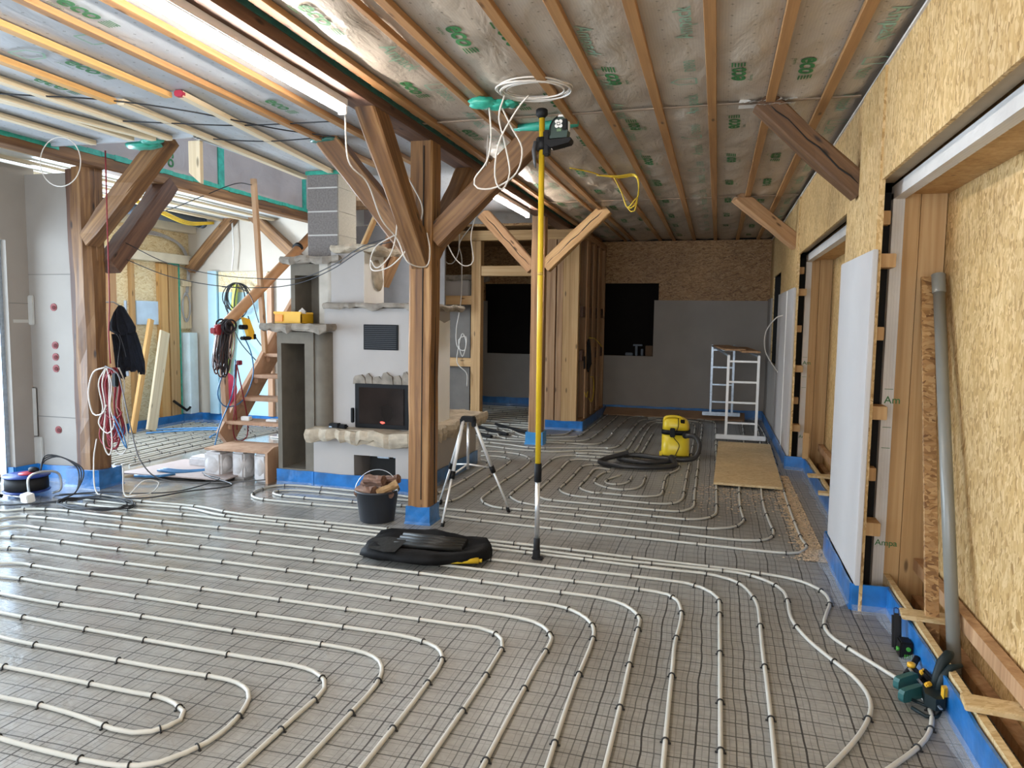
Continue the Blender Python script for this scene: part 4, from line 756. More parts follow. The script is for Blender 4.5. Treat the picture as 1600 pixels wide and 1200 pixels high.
# wet and dry vacuum
t = thing('vacuum_cleaner', 'yellow workshop vacuum cleaner with black belt and ribbed hose', 'vacuum cleaner', (-.43, 8.86, 0)); vx, vy = -.43, 8.86
VY = plain('vacuum_yellow', (.80,.60,.03), .32, var=.04)
def rrect(rx, ry, n=28, p=3.2):
    return [(math.copysign(abs(math.cos(2*PI*k/n))**(2/p), math.cos(2*PI*k/n))*rx, math.copysign(abs(math.sin(2*PI*k/n))**(2/p), math.sin(2*PI*k/n))*ry) for k in range(n)]
def loft(m, secs, smooth=True):
    n = len(secs[0][1]); vs = []
    for z, ring, (ox, oy) in secs: vs += [(x+ox, y+oy, z) for x, y in ring]
    fs = [(j*n+i, j*n+(i+1)%n, (j+1)*n+(i+1)%n, (j+1)*n+i) for j in range(len(secs)-1) for i in range(n)]
    m.add(vs, fs, smooth); b = len(m.v)-len(vs); m.f += [tuple(b+i for i in range(n))[::-1], tuple(b+(len(secs)-1)*n+i for i in range(n))]; m.sm += [False, False]; return m
m = MB(); loft(m, [(.03, rrect(.155,.15), (vx,vy)), (.06, rrect(.165,.16), (vx,vy)), (.30, rrect(.16,.155), (vx,vy))]); m.make('container', VY, t)
m = MB(); loft(m, [(.335, rrect(.16,.155), (vx,vy)), (.40, rrect(.155,.15), (vx,vy)), (.45, rrect(.145,.14), (vx-.010,vy)), (.48, rrect(.11,.115), (vx-.025,vy)), (.488, rrect(.08,.085), (vx-.03,vy))]); H_ = m.make('motor_head', VY, t)
m = MB(); m.tube(spline([(vx-.13,vy-.08,.42),(vx-.125,vy-.10,.485),(vx-.05,vy-.11,.505),(vx+.05,vy-.10,.495),(vx+.07,vy-.09,.46)], .02), .016, 10); m.make('carry_handle', VY, H_)
m = MB(); m.bbox(vx+.055,vx+.105,vy-.145,vy-.125,.43,.475,.004, rot=(.3,0,0)); m.make('switch', BLACK, H_)
m = MB(); loft(m, [(.29, rrect(.168,.163), (vx,vy)), (.345, rrect(.168,.163), (vx,vy))]); m.make('black_belt', BLACK, t)
m = MB(); m.bbox(vx-.06,vx+.0,vy-.185,vy-.155,.265,.375,.008); m.make('latch', BLACK, t)
m = MB(); m.lathe((vx+.12, vy-.10, .30), [(.03,-.05),(.036,-.05),(.036,-.12),(.03,-.12)], 16, 'y'); m.make('hose_socket', BLACK, t)
m = MB(); loft(m, [(0, rrect(.17,.165), (vx,vy)), (.04, rrect(.17,.165), (vx,vy))]); m.make('black_base', BLACK, t)
for dx in (-.15, .13):
    m = MB(); m.bbox(vx+dx-.03, vx+dx+.03, vy-.12, vy-.04, .0, .10, .02); m.make('wheel_housing', VY, t)
m = MB()
hp = spline([(vx+.13,vy-.22,.30),(vx+.22,vy-.25,.30),(vx+.28,vy-.30,.22),(vx+.24,vy-.38,.08),(vx+.08,vy-.42,.05),(vx-.15,vy-.36,.045),(vx-.42,vy-.30,.05),(vx-.60,vy-.36,.045),(vx-.58,vy-.55,.04),(vx-.30,vy-.66,.04),(vx-.06,vy-.55,.045),(vx+.02,vy-.40,.05),(vx-.02,vy-.50,.085),(vx+.03,vy-.72,.04),(vx-.18,vy-.92,.04),(vx-.52,vy-.96,.04),(vx-.76,vy-.84,.04),(vx-.76,vy-.66,.045),(vx-.58,vy-.55,.09),(vx-.50,vy-.52,.11)], .009)
m.tube(hp, [.027 + (.003 if i % 2 else 0) for i in range(len(hp))], 12); m.make('hose', plain('hose_black', (.03,.03,.032), .38), t)
m = MB(); m.tube(spline([(vx+.02,vy-.02,.52),(vx+.03,vy-.12,.48),(vx+.03,vy-.175,.38),(vx-.02,vy-.18,.28),(vx+.05,vy-.18,.18),(vx+.02,vy-.18,.08),(vx,vy-.2,.02)], .02), .0045, 6); m.make('power_cord', BLACKR, t)

# ================================================================ telescopic pole with the laser level
t = thing('telescopic_pole', 'yellow telescopic pole clamped between floor and ceiling', 'pole', (-1.125, 4.69, 0)); px, py = -1.12, 4.69
m = MB(); m.tube([(px, py, .60), (px-.012, py, 2.93)], .0185, 18); m.make('yellow_tube', YELP, t)
m = MB(); m.tube([(px+.0, py, .10), (px, py, .60)], .0165, 16); m.make('aluminium_tube', ALU, t)
m = MB(); m.lathe((px, py, .53), [(.022,0),(.025,.005),(.025,.12),(.022,.125)], 20); m.make('black_collar', BLACK, t)
m = MB(); m.lathe((px, py, .05), [(.019,.0),(.022,.01),(.022,.09),(.018,.095)], 18); m.bbox(px-.022, px+.022, py-.025, py+.02, .012, .07, .006); m.bbox(px-.03, px+.045, py-.03, py+.03, .0, .018, .006, rot=(0,.1,0), piv=(px,py,.009)); m.make('black_foot', BLACKR, t)
m = MB(); m.lathe((px-.014, py, 2.90), [(.02,0),(.028,.01),(.038,.02),(.038,.05),(.030,.058)], 20); m.make('black_head', BLACKR, t)
m = MB(); m.lathe((px-.012, py, 2.878), [(.013,0),(.013,.03)], 14); m.make('white_tip', WHITE, t)
m = MB(); m.lathe((px-.006, py, 1.9), [(.0195,0),(.0195,.02)], 18); m.make('joint_ring', plain('pole_joint', (.5,.33,.05), .4), t)
t = thing('laser_level', 'dark green laser level with a white emblem clamped high on the pole', 'laser level', (-1.12, 4.66, 2.66))
LG = plain('laser_green', (.02,.045,.035), .45, var=.1)
m = MB(); m.lathe((-1.125, 4.69, 2.70), [(.024,0),(.034,.006),(.034,.075),(.024,.08)], 18); m.bbox(-1.165,-1.135,4.66,4.70,2.69,2.78,.008); m.bbox(-1.118,-1.075,4.66,4.71,2.66,2.82,.008); m.make('pole_clamp', BLACK, t)
m = MB(); m.tube([(-1.165,4.665,2.75),(-1.175,4.655,2.69),(-1.165,4.65,2.615),(-1.160,4.65,2.58)], [.014,.014,.010,.004], 10); m.make('clamp_lever', plain('lever_grey', (.07,.075,.085), .4), t)
m = MB(); m.prism([(-1.09,2.72),(-1.06,2.70),(-1.03,2.705),(-.94,2.725),(-.93,2.74),(-.93,2.755),(-1.09,2.745)], 'y', 4.62, 4.72); m.make('bracket', BLACK, t)
m = MB(); m.prism([(-1.065,2.755),(-.955,2.758),(-.950,2.80),(-.958,2.86),(-.985,2.885),(-1.02,2.885),(-1.048,2.86),(-1.065,2.82)], 'y', 4.625, 4.705); BD = m.make('laser_body', LG, t)
m = MB(); m.tube(spline([(-1.066,4.62,2.775),(-1.062,4.62,2.83),(-1.04,4.62,2.868),(-1.015,4.62,2.885)], .01), .004, 6); m.bbox(-.985,-.952,4.615,4.64,2.80,2.87,.006); m.make('rubber_bumper', BLACK, t)
m = MB(); 
for dx, dz in ((-.012,.013),(.012,.013),(-.012,-.013),(.012,-.013)): m.lathe((-1.008+dx, 4.620, 2.842+dz), [(.0125,0),(.0125,.004)], 12, 'y')
m.box(-1.018,-.998,4.620,4.624,2.832,2.852); m.make('white_emblem', WHITE, BD)
m = MB(); m.bbox(-1.02,-.99,4.62,4.625,2.795,2.812,.001); m.make('green_label', plain('laser_label', (.12,.20,.10), .4), BD)
m = MB(); m.bbox(-1.02,-.985,4.65,4.68,2.885,2.905,.004); m.bbox(-.952,-.945,4.64,4.68,2.80,2.86,.003); m.make('laser_window', WHITE, t)

# cable coils at the ceiling
m = MB(); r = random.Random(2)
for k in range(6):
    cx, cy = -1.12+r.uniform(-.02,.02), 4.42+r.uniform(-.03,.03); R1, R2 = .21+r.uniform(-.02,.02), .19+r.uniform(-.03,.02); z0 = 3.004 - .003*k
    m.tube([(cx+R1*math.cos(a*PI/16), cy+R2*math.sin(a*PI/16), z0 + .008*math.sin(a*PI/16+k)) for a in range(32)], .0055, 6, closed=True)
m.tube(spline([(-1.30,4.40,2.97),(-1.34,4.42,2.85),(-1.31,4.45,2.7),(-1.28,4.47,2.52),(-1.33,4.47,2.42),(-1.37,4.45,2.5),(-1.34,4.43,2.7),(-1.22,4.40,2.88),(-1.14,4.37,2.95)], .03), .0055, 6)
m.tube(spline([(-1.42,4.47,2.93),(-1.405,4.47,2.75),(-1.43,4.47,2.6),(-1.52,4.5,2.5),(-1.50,4.5,2.44),(-1.38,4.5,2.44),(-1.24,4.48,2.52),(-1.20,4.46,2.66),(-1.26,4.44,2.78),(-1.32,4.42,2.9)], .03), .0055, 6)
o = m.make('cable_coil', CABW); tag(o, 'white cables coiled at the ceiling above the yellow pole', 'cable')
m = MB(); m.blob((-1.46,4.47,2.955), .09,.06,.035, 3, .18, 4); m.blob((-1.38,4.50,2.945), .08,.05,.03, 3, .2, 5); m.blob((-1.30,4.52,2.95), .05,.06,.02, 3, .2, 8); o = m.make('tape_patch', GREEN); tag(o, 'crumpled green tape sealing the cable exit left of the pole', 'tape')
m = MB(); m.tube([(-1.48,5.26,3.0),(-1.3,5.24,3.0),(-1.12,5.24,3.0),(-1.0,5.24,3.0)], [.02,.035,.035,.02], 10); o = m.make('tape_patch', GREEN); tag(o, 'green tape roll along the top of the right-leaning brace', 'tape')
m = MB(); m.blob((-3.03,5.28,3.0), .13,.06,.022, 3, .15, 6); o = m.make('tape_patch', GREEND); tag(o, 'dark green tape over the top of the brace leaning left from the middle post', 'tape')
m = MB(); m.blob((-4.62,5.12,3.0), .16,.10,.03, 3, .15, 7); m.blob((-4.42,5.0,3.0), .10,.06,.02, 3, .2, 9); o = m.make('tape_patch', GREEN); tag(o, 'green tape around the top of the brace of the left post', 'tape')
m = MB(); 
for k in range(3): m.tube(spline([(-1.15,7.0,2.985),(-.95,7.02+.05*k,2.975),(-.80,7.03+.06*k,2.985),(-.74,6.9,2.86-.04*k),(-.77,6.85,2.62+.05*k),(-.84,6.88,2.66),(-.90,6.93,2.80),(-.98,6.98,2.95)], .03), .006, 6)
m.tube(spline([(-1.35,6.7,3.0),(-1.2,6.85,2.99),(-1.12,7.0,2.985)], .03), .006, 6)
o = m.make('cable_coil', CABY); tag(o, 'yellow cable loop hanging from the right-hand ceiling', 'cable')

# ================================================================ tube lights
def tubelight(label, y0, y1, x=-2.25, z=2.862):
    t = thing('tube_light', label, 'light', (x, y0, z), 'tube lights under the long beam')
    m = MB(); m.bbox(x-.034, x+.034, y0, y1, z+.022, z+.074, .006); m.make('housing', HALO, t)
    m = MB(); m.tube([(x, y0+.02, z), (x, y1-.02, z)], .018, 14); m.make('fluorescent_tube', TUBEM, t)
    for y in (y0+.008, y1-.008):
        m = MB(); m.bbox(x-.026, x+.026, y-.012, y+.012, z-.022, z+.03, .004); m.make('end_holder', HALO, t)
    return t
tubelight('long bright tube light under the beam in front of the middle post', 2.02, 4.14)
tubelight('bright tube light under the beam between the two posts', 6.98, 8.66)
tubelight('tube light under the beam behind the camera', -.9, 1.1)

# ================================================================ masonry stove and chimney
T = thing('masonry_stove', 'white plastered masonry stove with stone slabs, glass fire door and block chimney', 'stove', (-3.0, 6.2, 0))
def wobbox(m, x0, x1, y0, y1, z0, z1, amp=.02, seed=1, step=.055):
    """rough stone slab: its rim wanders in plan and in height"""
    r = random.Random(seed); P = []
    def edge(a, b):
        n = max(2, int((V(b)-V(a)).length/step)); return [(a[0]+(b[0]-a[0])*k/n, a[1]+(b[1]-a[1])*k/n) for k in range(n)]
    ring = edge((x0,y0),(x1,y0)) + edge((x1,y0),(x1,y1)) + edge((x1,y1),(x0,y1)) + edge((x0,y1),(x0,y0))
    j = [(r.uniform(-amp, amp)*.8, r.uniform(-amp, amp)*.8, r.uniform(-amp*.7, amp*.7) + .5*amp*math.sin(k_*.9+seed)) for k_, _ in enumerate(ring)]; n = len(ring); cx, cy = (x0+x1)/2, (y0+y1)/2; vs = []
    for f, z, g in ((.0, z0, -.55), (.25, z0+(z1-z0)*.25, .25), (.6, z0+(z1-z0)*.6, .5), (1, z1, -.25), (1, z1, -1.6)):
        for i, (x, y) in enumerate(ring):
            d = V((x-cx, y-cy)); d = d/max(abs(d.x)/((x1-x0)/2), abs(d.y)/((y1-y0)/2), 1e-6) if False else d.normalized()
            vs.append((x + j[i][0] + d.x*amp*g, y + j[i][1] + d.y*amp*g, z + (j[i][2]*(1.6 if f == 0 else .6))))
    fs = [(k*n+i, k*n+(i+1)%n, (k+1)*n+(i+1)%n, (k+1)*n+i) for k in range(4) for i in range(n)] + [tuple(range(n))[::-1], tuple(4*n+i for i in range(n))]
    m.add(vs, fs, False); return m
# bench: front with a wood hole
m = MB(); bx0, bx1, by0, by1 = -3.63, -2.56, 6.07, 7.70
m.box(bx0, -3.21, by0, by1, 0, .50); m.box(-2.79, bx1, by0, by1, 0, .50); m.box(-3.21, -2.79, by0, by0+.12, .34, .50); m.box(-3.21, -2.79, by0+.55, by1, 0, .5); m.box(-3.21, -2.79, by0, by0+.55, 0, .03); m.box(-3.21, -2.79, by0+.12, by1, .40, .5)
m.make('bench_base', PLAS, T)
m = MB(); m.box(-3.10, -2.795, 6.18, 6.2, .03, .40); m.box(-2.86, -2.83, 6.17, 6.19, .3, .33); m.make('ash_recess', DARKB, T)
m = MB(); m.bbox(-3.02, -2.90, 6.165, 6.19, .305, .345, .004); m.bbox(-2.86, -2.82, 6.165, 6.19, .315, .35, .004); m.make('vent_plate', STEELG, T)
m = MB(); wobbox(m, -3.62, -2.46, 5.93, 7.80, .475, .585, .022, 4); m.make('bench_slab', STONEL, T)
m = MB(); m.box(-3.58, -2.66, 6.2, 7.12, .55, 1.70); 
# cream main body with the fire door and grille set in its front
m.make('stove_body', PLAS, T)
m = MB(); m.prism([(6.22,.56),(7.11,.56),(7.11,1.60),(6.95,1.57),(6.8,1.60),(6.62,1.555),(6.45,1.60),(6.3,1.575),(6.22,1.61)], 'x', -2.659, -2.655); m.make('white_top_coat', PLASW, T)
m = MB(); wobbox(m, -3.55, -2.55, 6.12, 7.25, 1.695, 1.745, .014, 9); m.make('mantel_slab', STONEG, T)
# stones above the door
r = random.Random(21); m = MB()
x = -3.27; hs = (.085,.105,.075,.12,.09,.13,.10); i = 0
while x < -2.72:
    wd = (.13,.07,.10,.12,.09,.10)[i % 6]; h = hs[i % 7]
    pts = [(x, .992), (x+.004, .992+h*.62), (x+wd*.18, .992+h*.93), (x+wd*.42, .992+h*1.0), (x+wd*.66, .992+h*(.78 if i % 2 else 1.04)), (x+wd*.92, .992+h*.66), (x+wd, .992)]
    m.prism(pts, 'y', 6.170+.006*(i % 3), 6.21); x += wd*.96; i += 1
m.make('relief_stones', STONEG, T)
m = MB(); m.bbox(-3.245, -2.70, 6.16, 6.205, .585, 1.0, .004); D_ = m.make('fire_door', BLACK, T)
m = MB(); m.bbox(-3.20, -2.745, 6.150, 6.165, .625, .965, .003); m.make('door_glass', GLASSD, D_)
m = MB(); m.blob((-2.955, 6.152, .645), .028, .004, .014, 2, .3, 3); m.make('embers', EMBER, D_)
m = MB(); m.bbox(-3.275, -3.25, 6.13, 6.165, .63, .77, .005); m.make('door_handle', BLACK, D_)
m = MB(); m.bbox(-3.17, -2.82, 6.19, 6.205, 1.315, 1.55, .003); G_ = m.make('air_grille', BLACK, T)
m = MB()
for k in range(12): m.box(-3.155, -2.835, 6.183, 6.192, 1.33+k*.018, 1.336+k*.018)
m.make('grille_slats', plain('slat_dark', (.03,.03,.035), .5), G_)
# lower niche tower
m = MB(); x0, x1, y0, y1 = -4.03, -3.64, 6.1, 6.85
m.box(x0, -3.985, y0, y0+.45, 0, 1.47); m.box(-3.735, x1, y0, y0+.45, 0, 1.47); m.box(-3.985, -3.735, y0, y0+.45, 1.36, 1.47); m.box(x0, x1, y0+.45, y1, 0, 1.47); m.box(-3.985, -3.735, y0, y0+.45, 0, .16)
m.lathe((-3.60, 6.22, 0), [(.11, 0), (.11, 1.47)], 24); m.make('niche_tower', CEM, T)
m = MB(); wobbox(m, -4.13, -3.45, 5.98, 6.8, 1.475, 1.545, .018, 13); m.make('shelf_slab', STONEG, T)
m = MB(); x0, x1, y0, y1 = -4.00, -3.67, 6.3, 6.8
m.box(x0, -3.955, y0, y0+.3, 1.54, 2.12); m.box(-3.70, x1, y0, y0+.3, 1.54, 2.12); m.box(-3.955, -3.70, y0, y0+.3, 2.01, 2.12); m.box(x0, x1, y0+.3, y1, 1.54, 2.12); m.make('upper_niche', CEM, T)
m = MB(); m.lathe((-3.58, 6.34, 0), [(.075, 1.72), (.075, 2.12)], 20); m.box(-3.67, -3.58, 6.265, 6.6, 1.54, 2.12); m.make('plaster_column', plain('rough_cream_plaster', (.50,.46,.40), .9, var=.12, scale=8, bmp=.2), T)
m = MB(); wobbox(m, -4.06, -3.44, 6.2, 6.8, 2.12, 2.185, .018, 17); m.make('top_niche_slab', STONEG, T)
m = MB(); m.box(-3.54, -3.20, 6.26, 6.68, 1.73, 2.23); m.make('upper_body', PLAS, T)
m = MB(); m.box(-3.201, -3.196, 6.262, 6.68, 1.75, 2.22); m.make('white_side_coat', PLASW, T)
m = MB(); wobbox(m, -3.53, -3.06, 6.2, 6.82, 2.225, 2.285, .016, 23); m.make('crown_slab', STONEL, T)
r = random.Random(6); m = MB(); m.blob((-3.185, 6.52, 2.02), .03, .10, .15, 3, .10, 5, rot=(.35,0,0)); m.make('bracket_stone', STONEL, T)
m = MB(); cz = 2.18
while cz < 3.02:
    z1 = min(cz + .225, 3.03); m.bbox(-3.87, -3.545, 6.40, 6.76, cz, z1 - .006, .004); cz = z1
CH = m.make('chimney', BLOCK, T)
m = MB(); m.box(-3.868, -3.547, 6.402, 6.758, 2.18, 3.03); m.make('mortar_joints', plain('mortar', (.55,.53,.50), .95), CH)
m = MB(); cz = 2.18
while cz < 3.02:
    z1 = min(cz + .225, 3.03); m.box(-3.546, -3.538, 6.41, 6.76, cz, z1 - .006); cz = z1
m.make('plastered_side', BLOCKL, CH)
m = MB(); m.box(-3.88, -3.53, 6.385, 6.40, 2.975, 3.01); m.box(-3.54, -3.525, 6.39, 6.78, 2.975, 3.01); m.make('green_sealing_tape', GREEN, CH)
m = MB()
strip('blue edge strip round the foot of the masonry stove', [(-2.555, 7.72), (-2.555, 6.065), (-3.62, 6.065), (-3.66, 6.095), (-4.04, 6.095)], .15, foot=.035)
# on the stove
t = thing('storage_bin', 'small open yellow plastic bin on the stone shelf', 'bin', (-3.93, 6.24, 1.55))
m = MB(); m.bbox(-4.07, -3.78, 6.12, 6.135, 1.55, 1.655, .003); m.bbox(-4.07, -3.78, 6.33, 6.34, 1.55, 1.655, .003); m.bbox(-4.07, -4.06, 6.12, 6.34, 1.55, 1.655, .003); m.bbox(-3.79, -3.78, 6.12, 6.34, 1.55, 1.64, .003); m.bbox(-4.07, -3.78, 6.12, 6.34, 1.55, 1.556, .002); m.bbox(-4.075, -3.775, 6.113, 6.125, 1.635, 1.66, .004)
m.make('bin_body', plain('bin_yellow', (.82,.45,.02), .4, var=.04), t)
m = MB(); m.bbox(-4.06, -3.97, 6.108, 6.122, 1.565, 1.632, .006); m.make('orange_front', plain('bin_orange', (.85,.32,.02), .4), t)
m = MB(); m.add([(-3.86,6.2,1.66),(-3.80,6.25,1.66),(-3.83,6.22,1.70)], [(0,1,2)]); m.blob((-3.83,6.22,1.655), .04, .03, .02, 2, .3, 2); m.make('crumpled_paper', WHITE, t)
t = thing('radio', 'small black gadget left on the stone bench of the stove', 'gadget', (-3.36, 6.03, .585))
m = MB(); m.bbox(-3.43, -3.33, 5.99, 6.06, .588, .635, .008); m.bbox(-3.35, -3.26, 6.0, 6.07, .588, .625, .012); m.make('body', BLACK, t); m = MB(); m.box(-3.42, -3.39, 5.985, 5.99, .60, .61); m.make('silver_plate', STEELG, t)

# ---- firewood bucket
t = thing('bucket', 'black builder\'s bucket full of firewood beside the middle post', 'bucket', (-2.56, 5.22, 0)); cx, cy = -2.565, 5.235
m = MB(); m.lathe((cx, cy, 0), [(.132,0),(.136,.006),(.168,.235),(.180,.24),(.180,.252),(.172,.255),(.164,.25),(.130,.012)], 36); m.make('bucket_body', plain('bucket_black', (.022,.025,.032), .45, var=.1), t)
m = MB(); m.tube([(cx+.185*math.cos(a), cy-.02+.06*math.sin(a), .235+.165*math.sin(a)) for a in [PI*k/20 for k in range(21)]], .003, 6); m.make('wire_handle', ALU, t)
lg = [((-.13,-.07,.24),(.03,-.12,.255),.045), ((-.14,.03,.275),(.07,-.02,.29),.038), ((-.09,-.02,.325),(.08,-.05,.335),.040), ((.0,.06,.30),(.17,.04,.34),.035), ((.05,-.10,.24),(.19,-.03,.315),.034), ((-.05,.08,.27),(.12,.10,.30),.036), ((.07,.0,.25),(.15,-.08,.23),.03)]
ll = ['reddish log lying in front on the bucket', 'long log across the back of the bucket', 'topmost brown log on the bucket', 'log at the right pointing up out of the bucket', 'yellowish split log leaning over the right rim of the bucket', 'log at the rear of the bucket pile', 'short stub at the right inside of the bucket']
for i, (a, b, rr) in enumerate(lg):
    a = V(a)+V((cx,cy,0)); b = V(b)+V((cx,cy,0))
    o = beam('firewood_log', a, b, rr*2, rr*1.8, LOG if i != 4 else plain('split_log', (.36,.22,.10), .85, var=.3, scale=20, bmp=.5), irr=.004, cham=rr*.6, seg=5); tag(o, ll[i], 'log', 'firewood in the bucket')
# ---- small aluminium tripod
t = thing('tripod', 'small aluminium tripod standing right of the middle post', 'tripod', (-1.88, 5.53, 0))
top = V((-1.90, 5.50, .80))
m = MB(); m.bbox(top.x-.05, top.x+.06, top.y-.03, top.y+.04, .79, .835, .008); m.bbox(top.x-.055, top.x-.02, top.y-.035, top.y-.0, .76, .82, .006); m.bbox(top.x+.03, top.x+.065, top.y, top.y+.035, .75, .82, .006); m.make('tripod_head', BLACK, t)
for i, f in enumerate(((-2.0,5.21,.0),(-1.63,5.80,0),(-2.27,5.86,.0))):
    f = V(f); a = top + V(((-.03,-.02,0),(.045,.02,0),(-.035,.02,0))[i]); k = a.lerp(f, .52)
    m = MB(); m.tube([a, k], .014, 10); L = m.make('leg', ALUW, t); m = MB(); m.tube([k, f+V((0,0,.03))], .0095, 10); m.make('lower_section', ALUW, L)
    m = MB(); d = (f-a).normalized(); m.tube([k-d*.03, k+d*.03], .021, 12); m.make('leg_clamp', BLACK, L); m = MB(); m.tube([f-d*.045, f], .014, 10); m.make('rubber_tip', BLACKR, L)
m = MB()
for f in ((-2.0,5.21,.0),(-1.63,5.80,0),(-2.27,5.86,.0)): m.tube([V((-1.905,5.53,.44)), top.lerp(V(f), .50)], .007, 8)
m.make('spreader', ALUW, t)
m = MB(); m.tube([(-1.90,5.52,.78),(-1.905,5.53,.40)], .011, 10); m.make('centre_column', ALU, t)

# ---- black carrying bag on the floor
t = thing('carrying_bag', 'open black nylon bag with poles inside lying on the pipes', 'bag', (-1.78, 4.5, .03))
def bag(m, pts, sec):
    vs = []; n = len(sec[0])
    for (x, y), s in zip(pts, sec): vs += [(x, y+a, b) for a, b in s]
    fs = [(j*n+i, j*n+(i+1)%n, (j+1)*n+(i+1)%n, (j+1)*n+i) for j in range(len(sec)-1) for i in range(n)]
    m.add(vs, fs, True); b = len(m.v)-len(vs); m.f += [tuple(b+i for i in range(n))[::-1], tuple(b+(len(sec)-1)*n+i for i in range(n))]; m.sm += [False, False]
r = random.Random(9); sec = []; pts = []
U_ = [(-.20,.006),(-.25,.035),(-.22,.080),(-.15,.088),(-.11,.060),(-.02,.040),(.08,.050),(.13,.085),(.165,.125),(.20,.110),(.22,.05),(.20,.006)]
for x, k, hz, close in ((-2.245,.45,.55,1),(-2.215,.80,.85,1),(-2.15,.95,.95,1),(-2.08,1.0,1.0,.9),(-2.0,1.02,.98,.5),(-1.92,1.04,1.0,.0),(-1.84,1.0,1.08,.0),(-1.76,.98,1.0,.0),(-1.68,.90,.95,.0),(-1.60,.82,.92,.0),(-1.53,.74,.95,.3),(-1.46,.62,.90,.8),(-1.42,.40,.70,1),(-1.40,.18,.4,1)):
    s = []
    for j, (dy, z) in enumerate(U_):
        if 3 < j < 8: z = z + close*(.10 - z)
        s.append((dy*k*(1+r.uniform(-.07,.07)) + (0 if x < -1.7 else (x+1.7)*.30), .022 + z*hz*(1+r.uniform(-.10,.10))))
    sec.append(s); pts.append((x, 4.46))
m = MB(); bag(m, pts, sec); m.make('bag_body', BAGM, t)
m = MB(); m.add([(-2.16,4.27,.100),(-2.02,4.215,.104),(-1.95,4.23,.106),(-1.94,4.36,.128),(-1.96,4.44,.132),(-2.10,4.45,.132),(-2.19,4.42,.118)], [(0,1,2,3,4,5,6)]); m.make('open_flap', plain('grey_flap', (.018,.018,.017), .6, var=.3, scale=14, bmp=.3, spec=.2), t)
for k in range(4):
    m = MB(); y = 4.375+.052*k; m.tube([(-2.02, y, .108+.006*k), (-1.56, y+.06-.02*k, .104+.006*k)], .021, 12); m.make('black_pole', plain('pole_dark', (.022,.022,.021), .4, spec=.3) if k == 0 else bpy.data.materials['pole_dark'], t)
m = MB(); m.tube([(-1.62, 4.33, .05), (-1.435, 4.40, .048)], .020, 14); m.tube([(-1.436,4.40,.048),(-1.415,4.407,.048)], .012, 10); m.make('yellow_pole_end', YELP, t)

# ================================================================ timber frame partition and stud wall
FT = thing('partition_framework', 'pale timber frame of a partition behind the stove, with a header over the opening', 'frame', (-3.2, 10.6, 0))
def fb(name, p0, p1, wd, h, mt=NEW, root=FT): return beam(name, p0, p1, wd, h, mt, root, irr=.001, cham=.004)
fb('top_plate', (-4.6, 10.62, 2.87), (-1.94, 10.62, 2.87), .13, .145); fb('post', (-3.53, 10.63, .0), (-3.53, 10.63, 2.79), .15, .15)
fb('header', (-3.45, 10.62, 2.345), (-2.44, 10.62, 2.345), .12, .15); fb('rail', (-4.6, 10.62, 1.905), (-3.6, 10.62, 1.905), .12, .135); fb('rail', (-4.6, 10.62, .96), (-3.6, 10.62, .96), .12, .13)
fb('corner_post', (-2.37, 10.62, 0), (-2.37, 10.62, 2.8), .14, .12, STUD); fb('corner_post', (-2.235, 10.61, 0), (-2.235, 10.61, 2.8), .09, .12, STUD); fb('corner_post', (-2.07, 10.60, 0), (-2.07, 10.60, 2.8), .23, .12, NEW)
SW = thing('stud_wall', 'open stud wall of brown boards running from the frame to the dark back wall', 'stud wall', (-1.93, 11.7, 0))
for y in (11.05, 11.62, 12.18, 12.72): fb('stud', (-1.955, y, .14), (-1.955, y, 2.85), .12, .07, STUD, SW); 
for y in (11.0, 11.58, 12.12): fb('board_face', (-1.90, y, .14), (-1.90, y, 2.8), .022, .24, STUD, SW)
for z in (1.80, 1.10): 
    for ya, yb in ((10.7, 11.0), (11.1, 11.58), (11.68, 12.12), (12.24, 12.7)): fb('noggin', (-1.95, ya, z-.05*(z > 1.5)), (-1.95, yb, z-.05*(z > 1.5)), .07, .16, OLDD, SW)
fb('sole_plate', (-1.96, 10.66, .07), (-1.96, 12.86, .07), .12, .14, STUD, SW); fb('top_plate', (-1.96, 10.66, 2.88), (-1.96, 12.86, 2.88), .12, .10, STUD, SW)
m = MB(); m.box(-2.08, -2.06, 10.7, 12.86, 0, 2.9); m.make('rear_boarding', GYPS, SW)
o = MB().prism([(10.93,1.30),(11.0,1.34),(11.12,1.24),(11.22,1.08),(11.28,.95),(11.1,.90),(11.02,.84),(10.95,.90)], 'x', -1.885, -1.86).make('hanging_cloth', plain('black_cloth', (.004,.004,.005), .95)); tag(o, 'black cloth hanging on the stud wall', 'cloth')
o = MB().prism([(10.74,1.05),(10.80,1.09),(10.82,.92),(10.77,.90)], 'x', -1.9, -1.88).make('hanging_cloth', bpy.data.materials['black_cloth']); tag(o, 'small black scrap hanging left of the black cloth on the stud wall', 'cloth')
m = MB(); m.tube(spline([(-1.88,11.1,1.36),(-1.86,11.5,1.34),(-1.86,12.0,1.25),(-1.86,12.3,1.18)], .05), .008, 6); o = m.make('loose_cable', CABY); tag(o, 'yellow cable end running level above the black cloth on the stud wall', 'cable')
m = MB(); m.tube(spline([(-1.87,11.25,.75),(-1.86,11.45,.72),(-1.86,11.5,.5),(-1.87,11.4,.35),(-1.88,11.2,.42)], .04), .007, 6); o = m.make('loose_cable', CABY); tag(o, 'yellow cable loop low on the stud wall', 'cable')
m = MB(); m.tube(spline([(-1.87,10.75,.55),(-1.86,10.85,.47),(-1.86,10.95,.55)], .04), .006, 6)
o = m.make('loose_cable', CABY); tag(o, 'short yellow cable end beside the stud wall corner', 'cable')
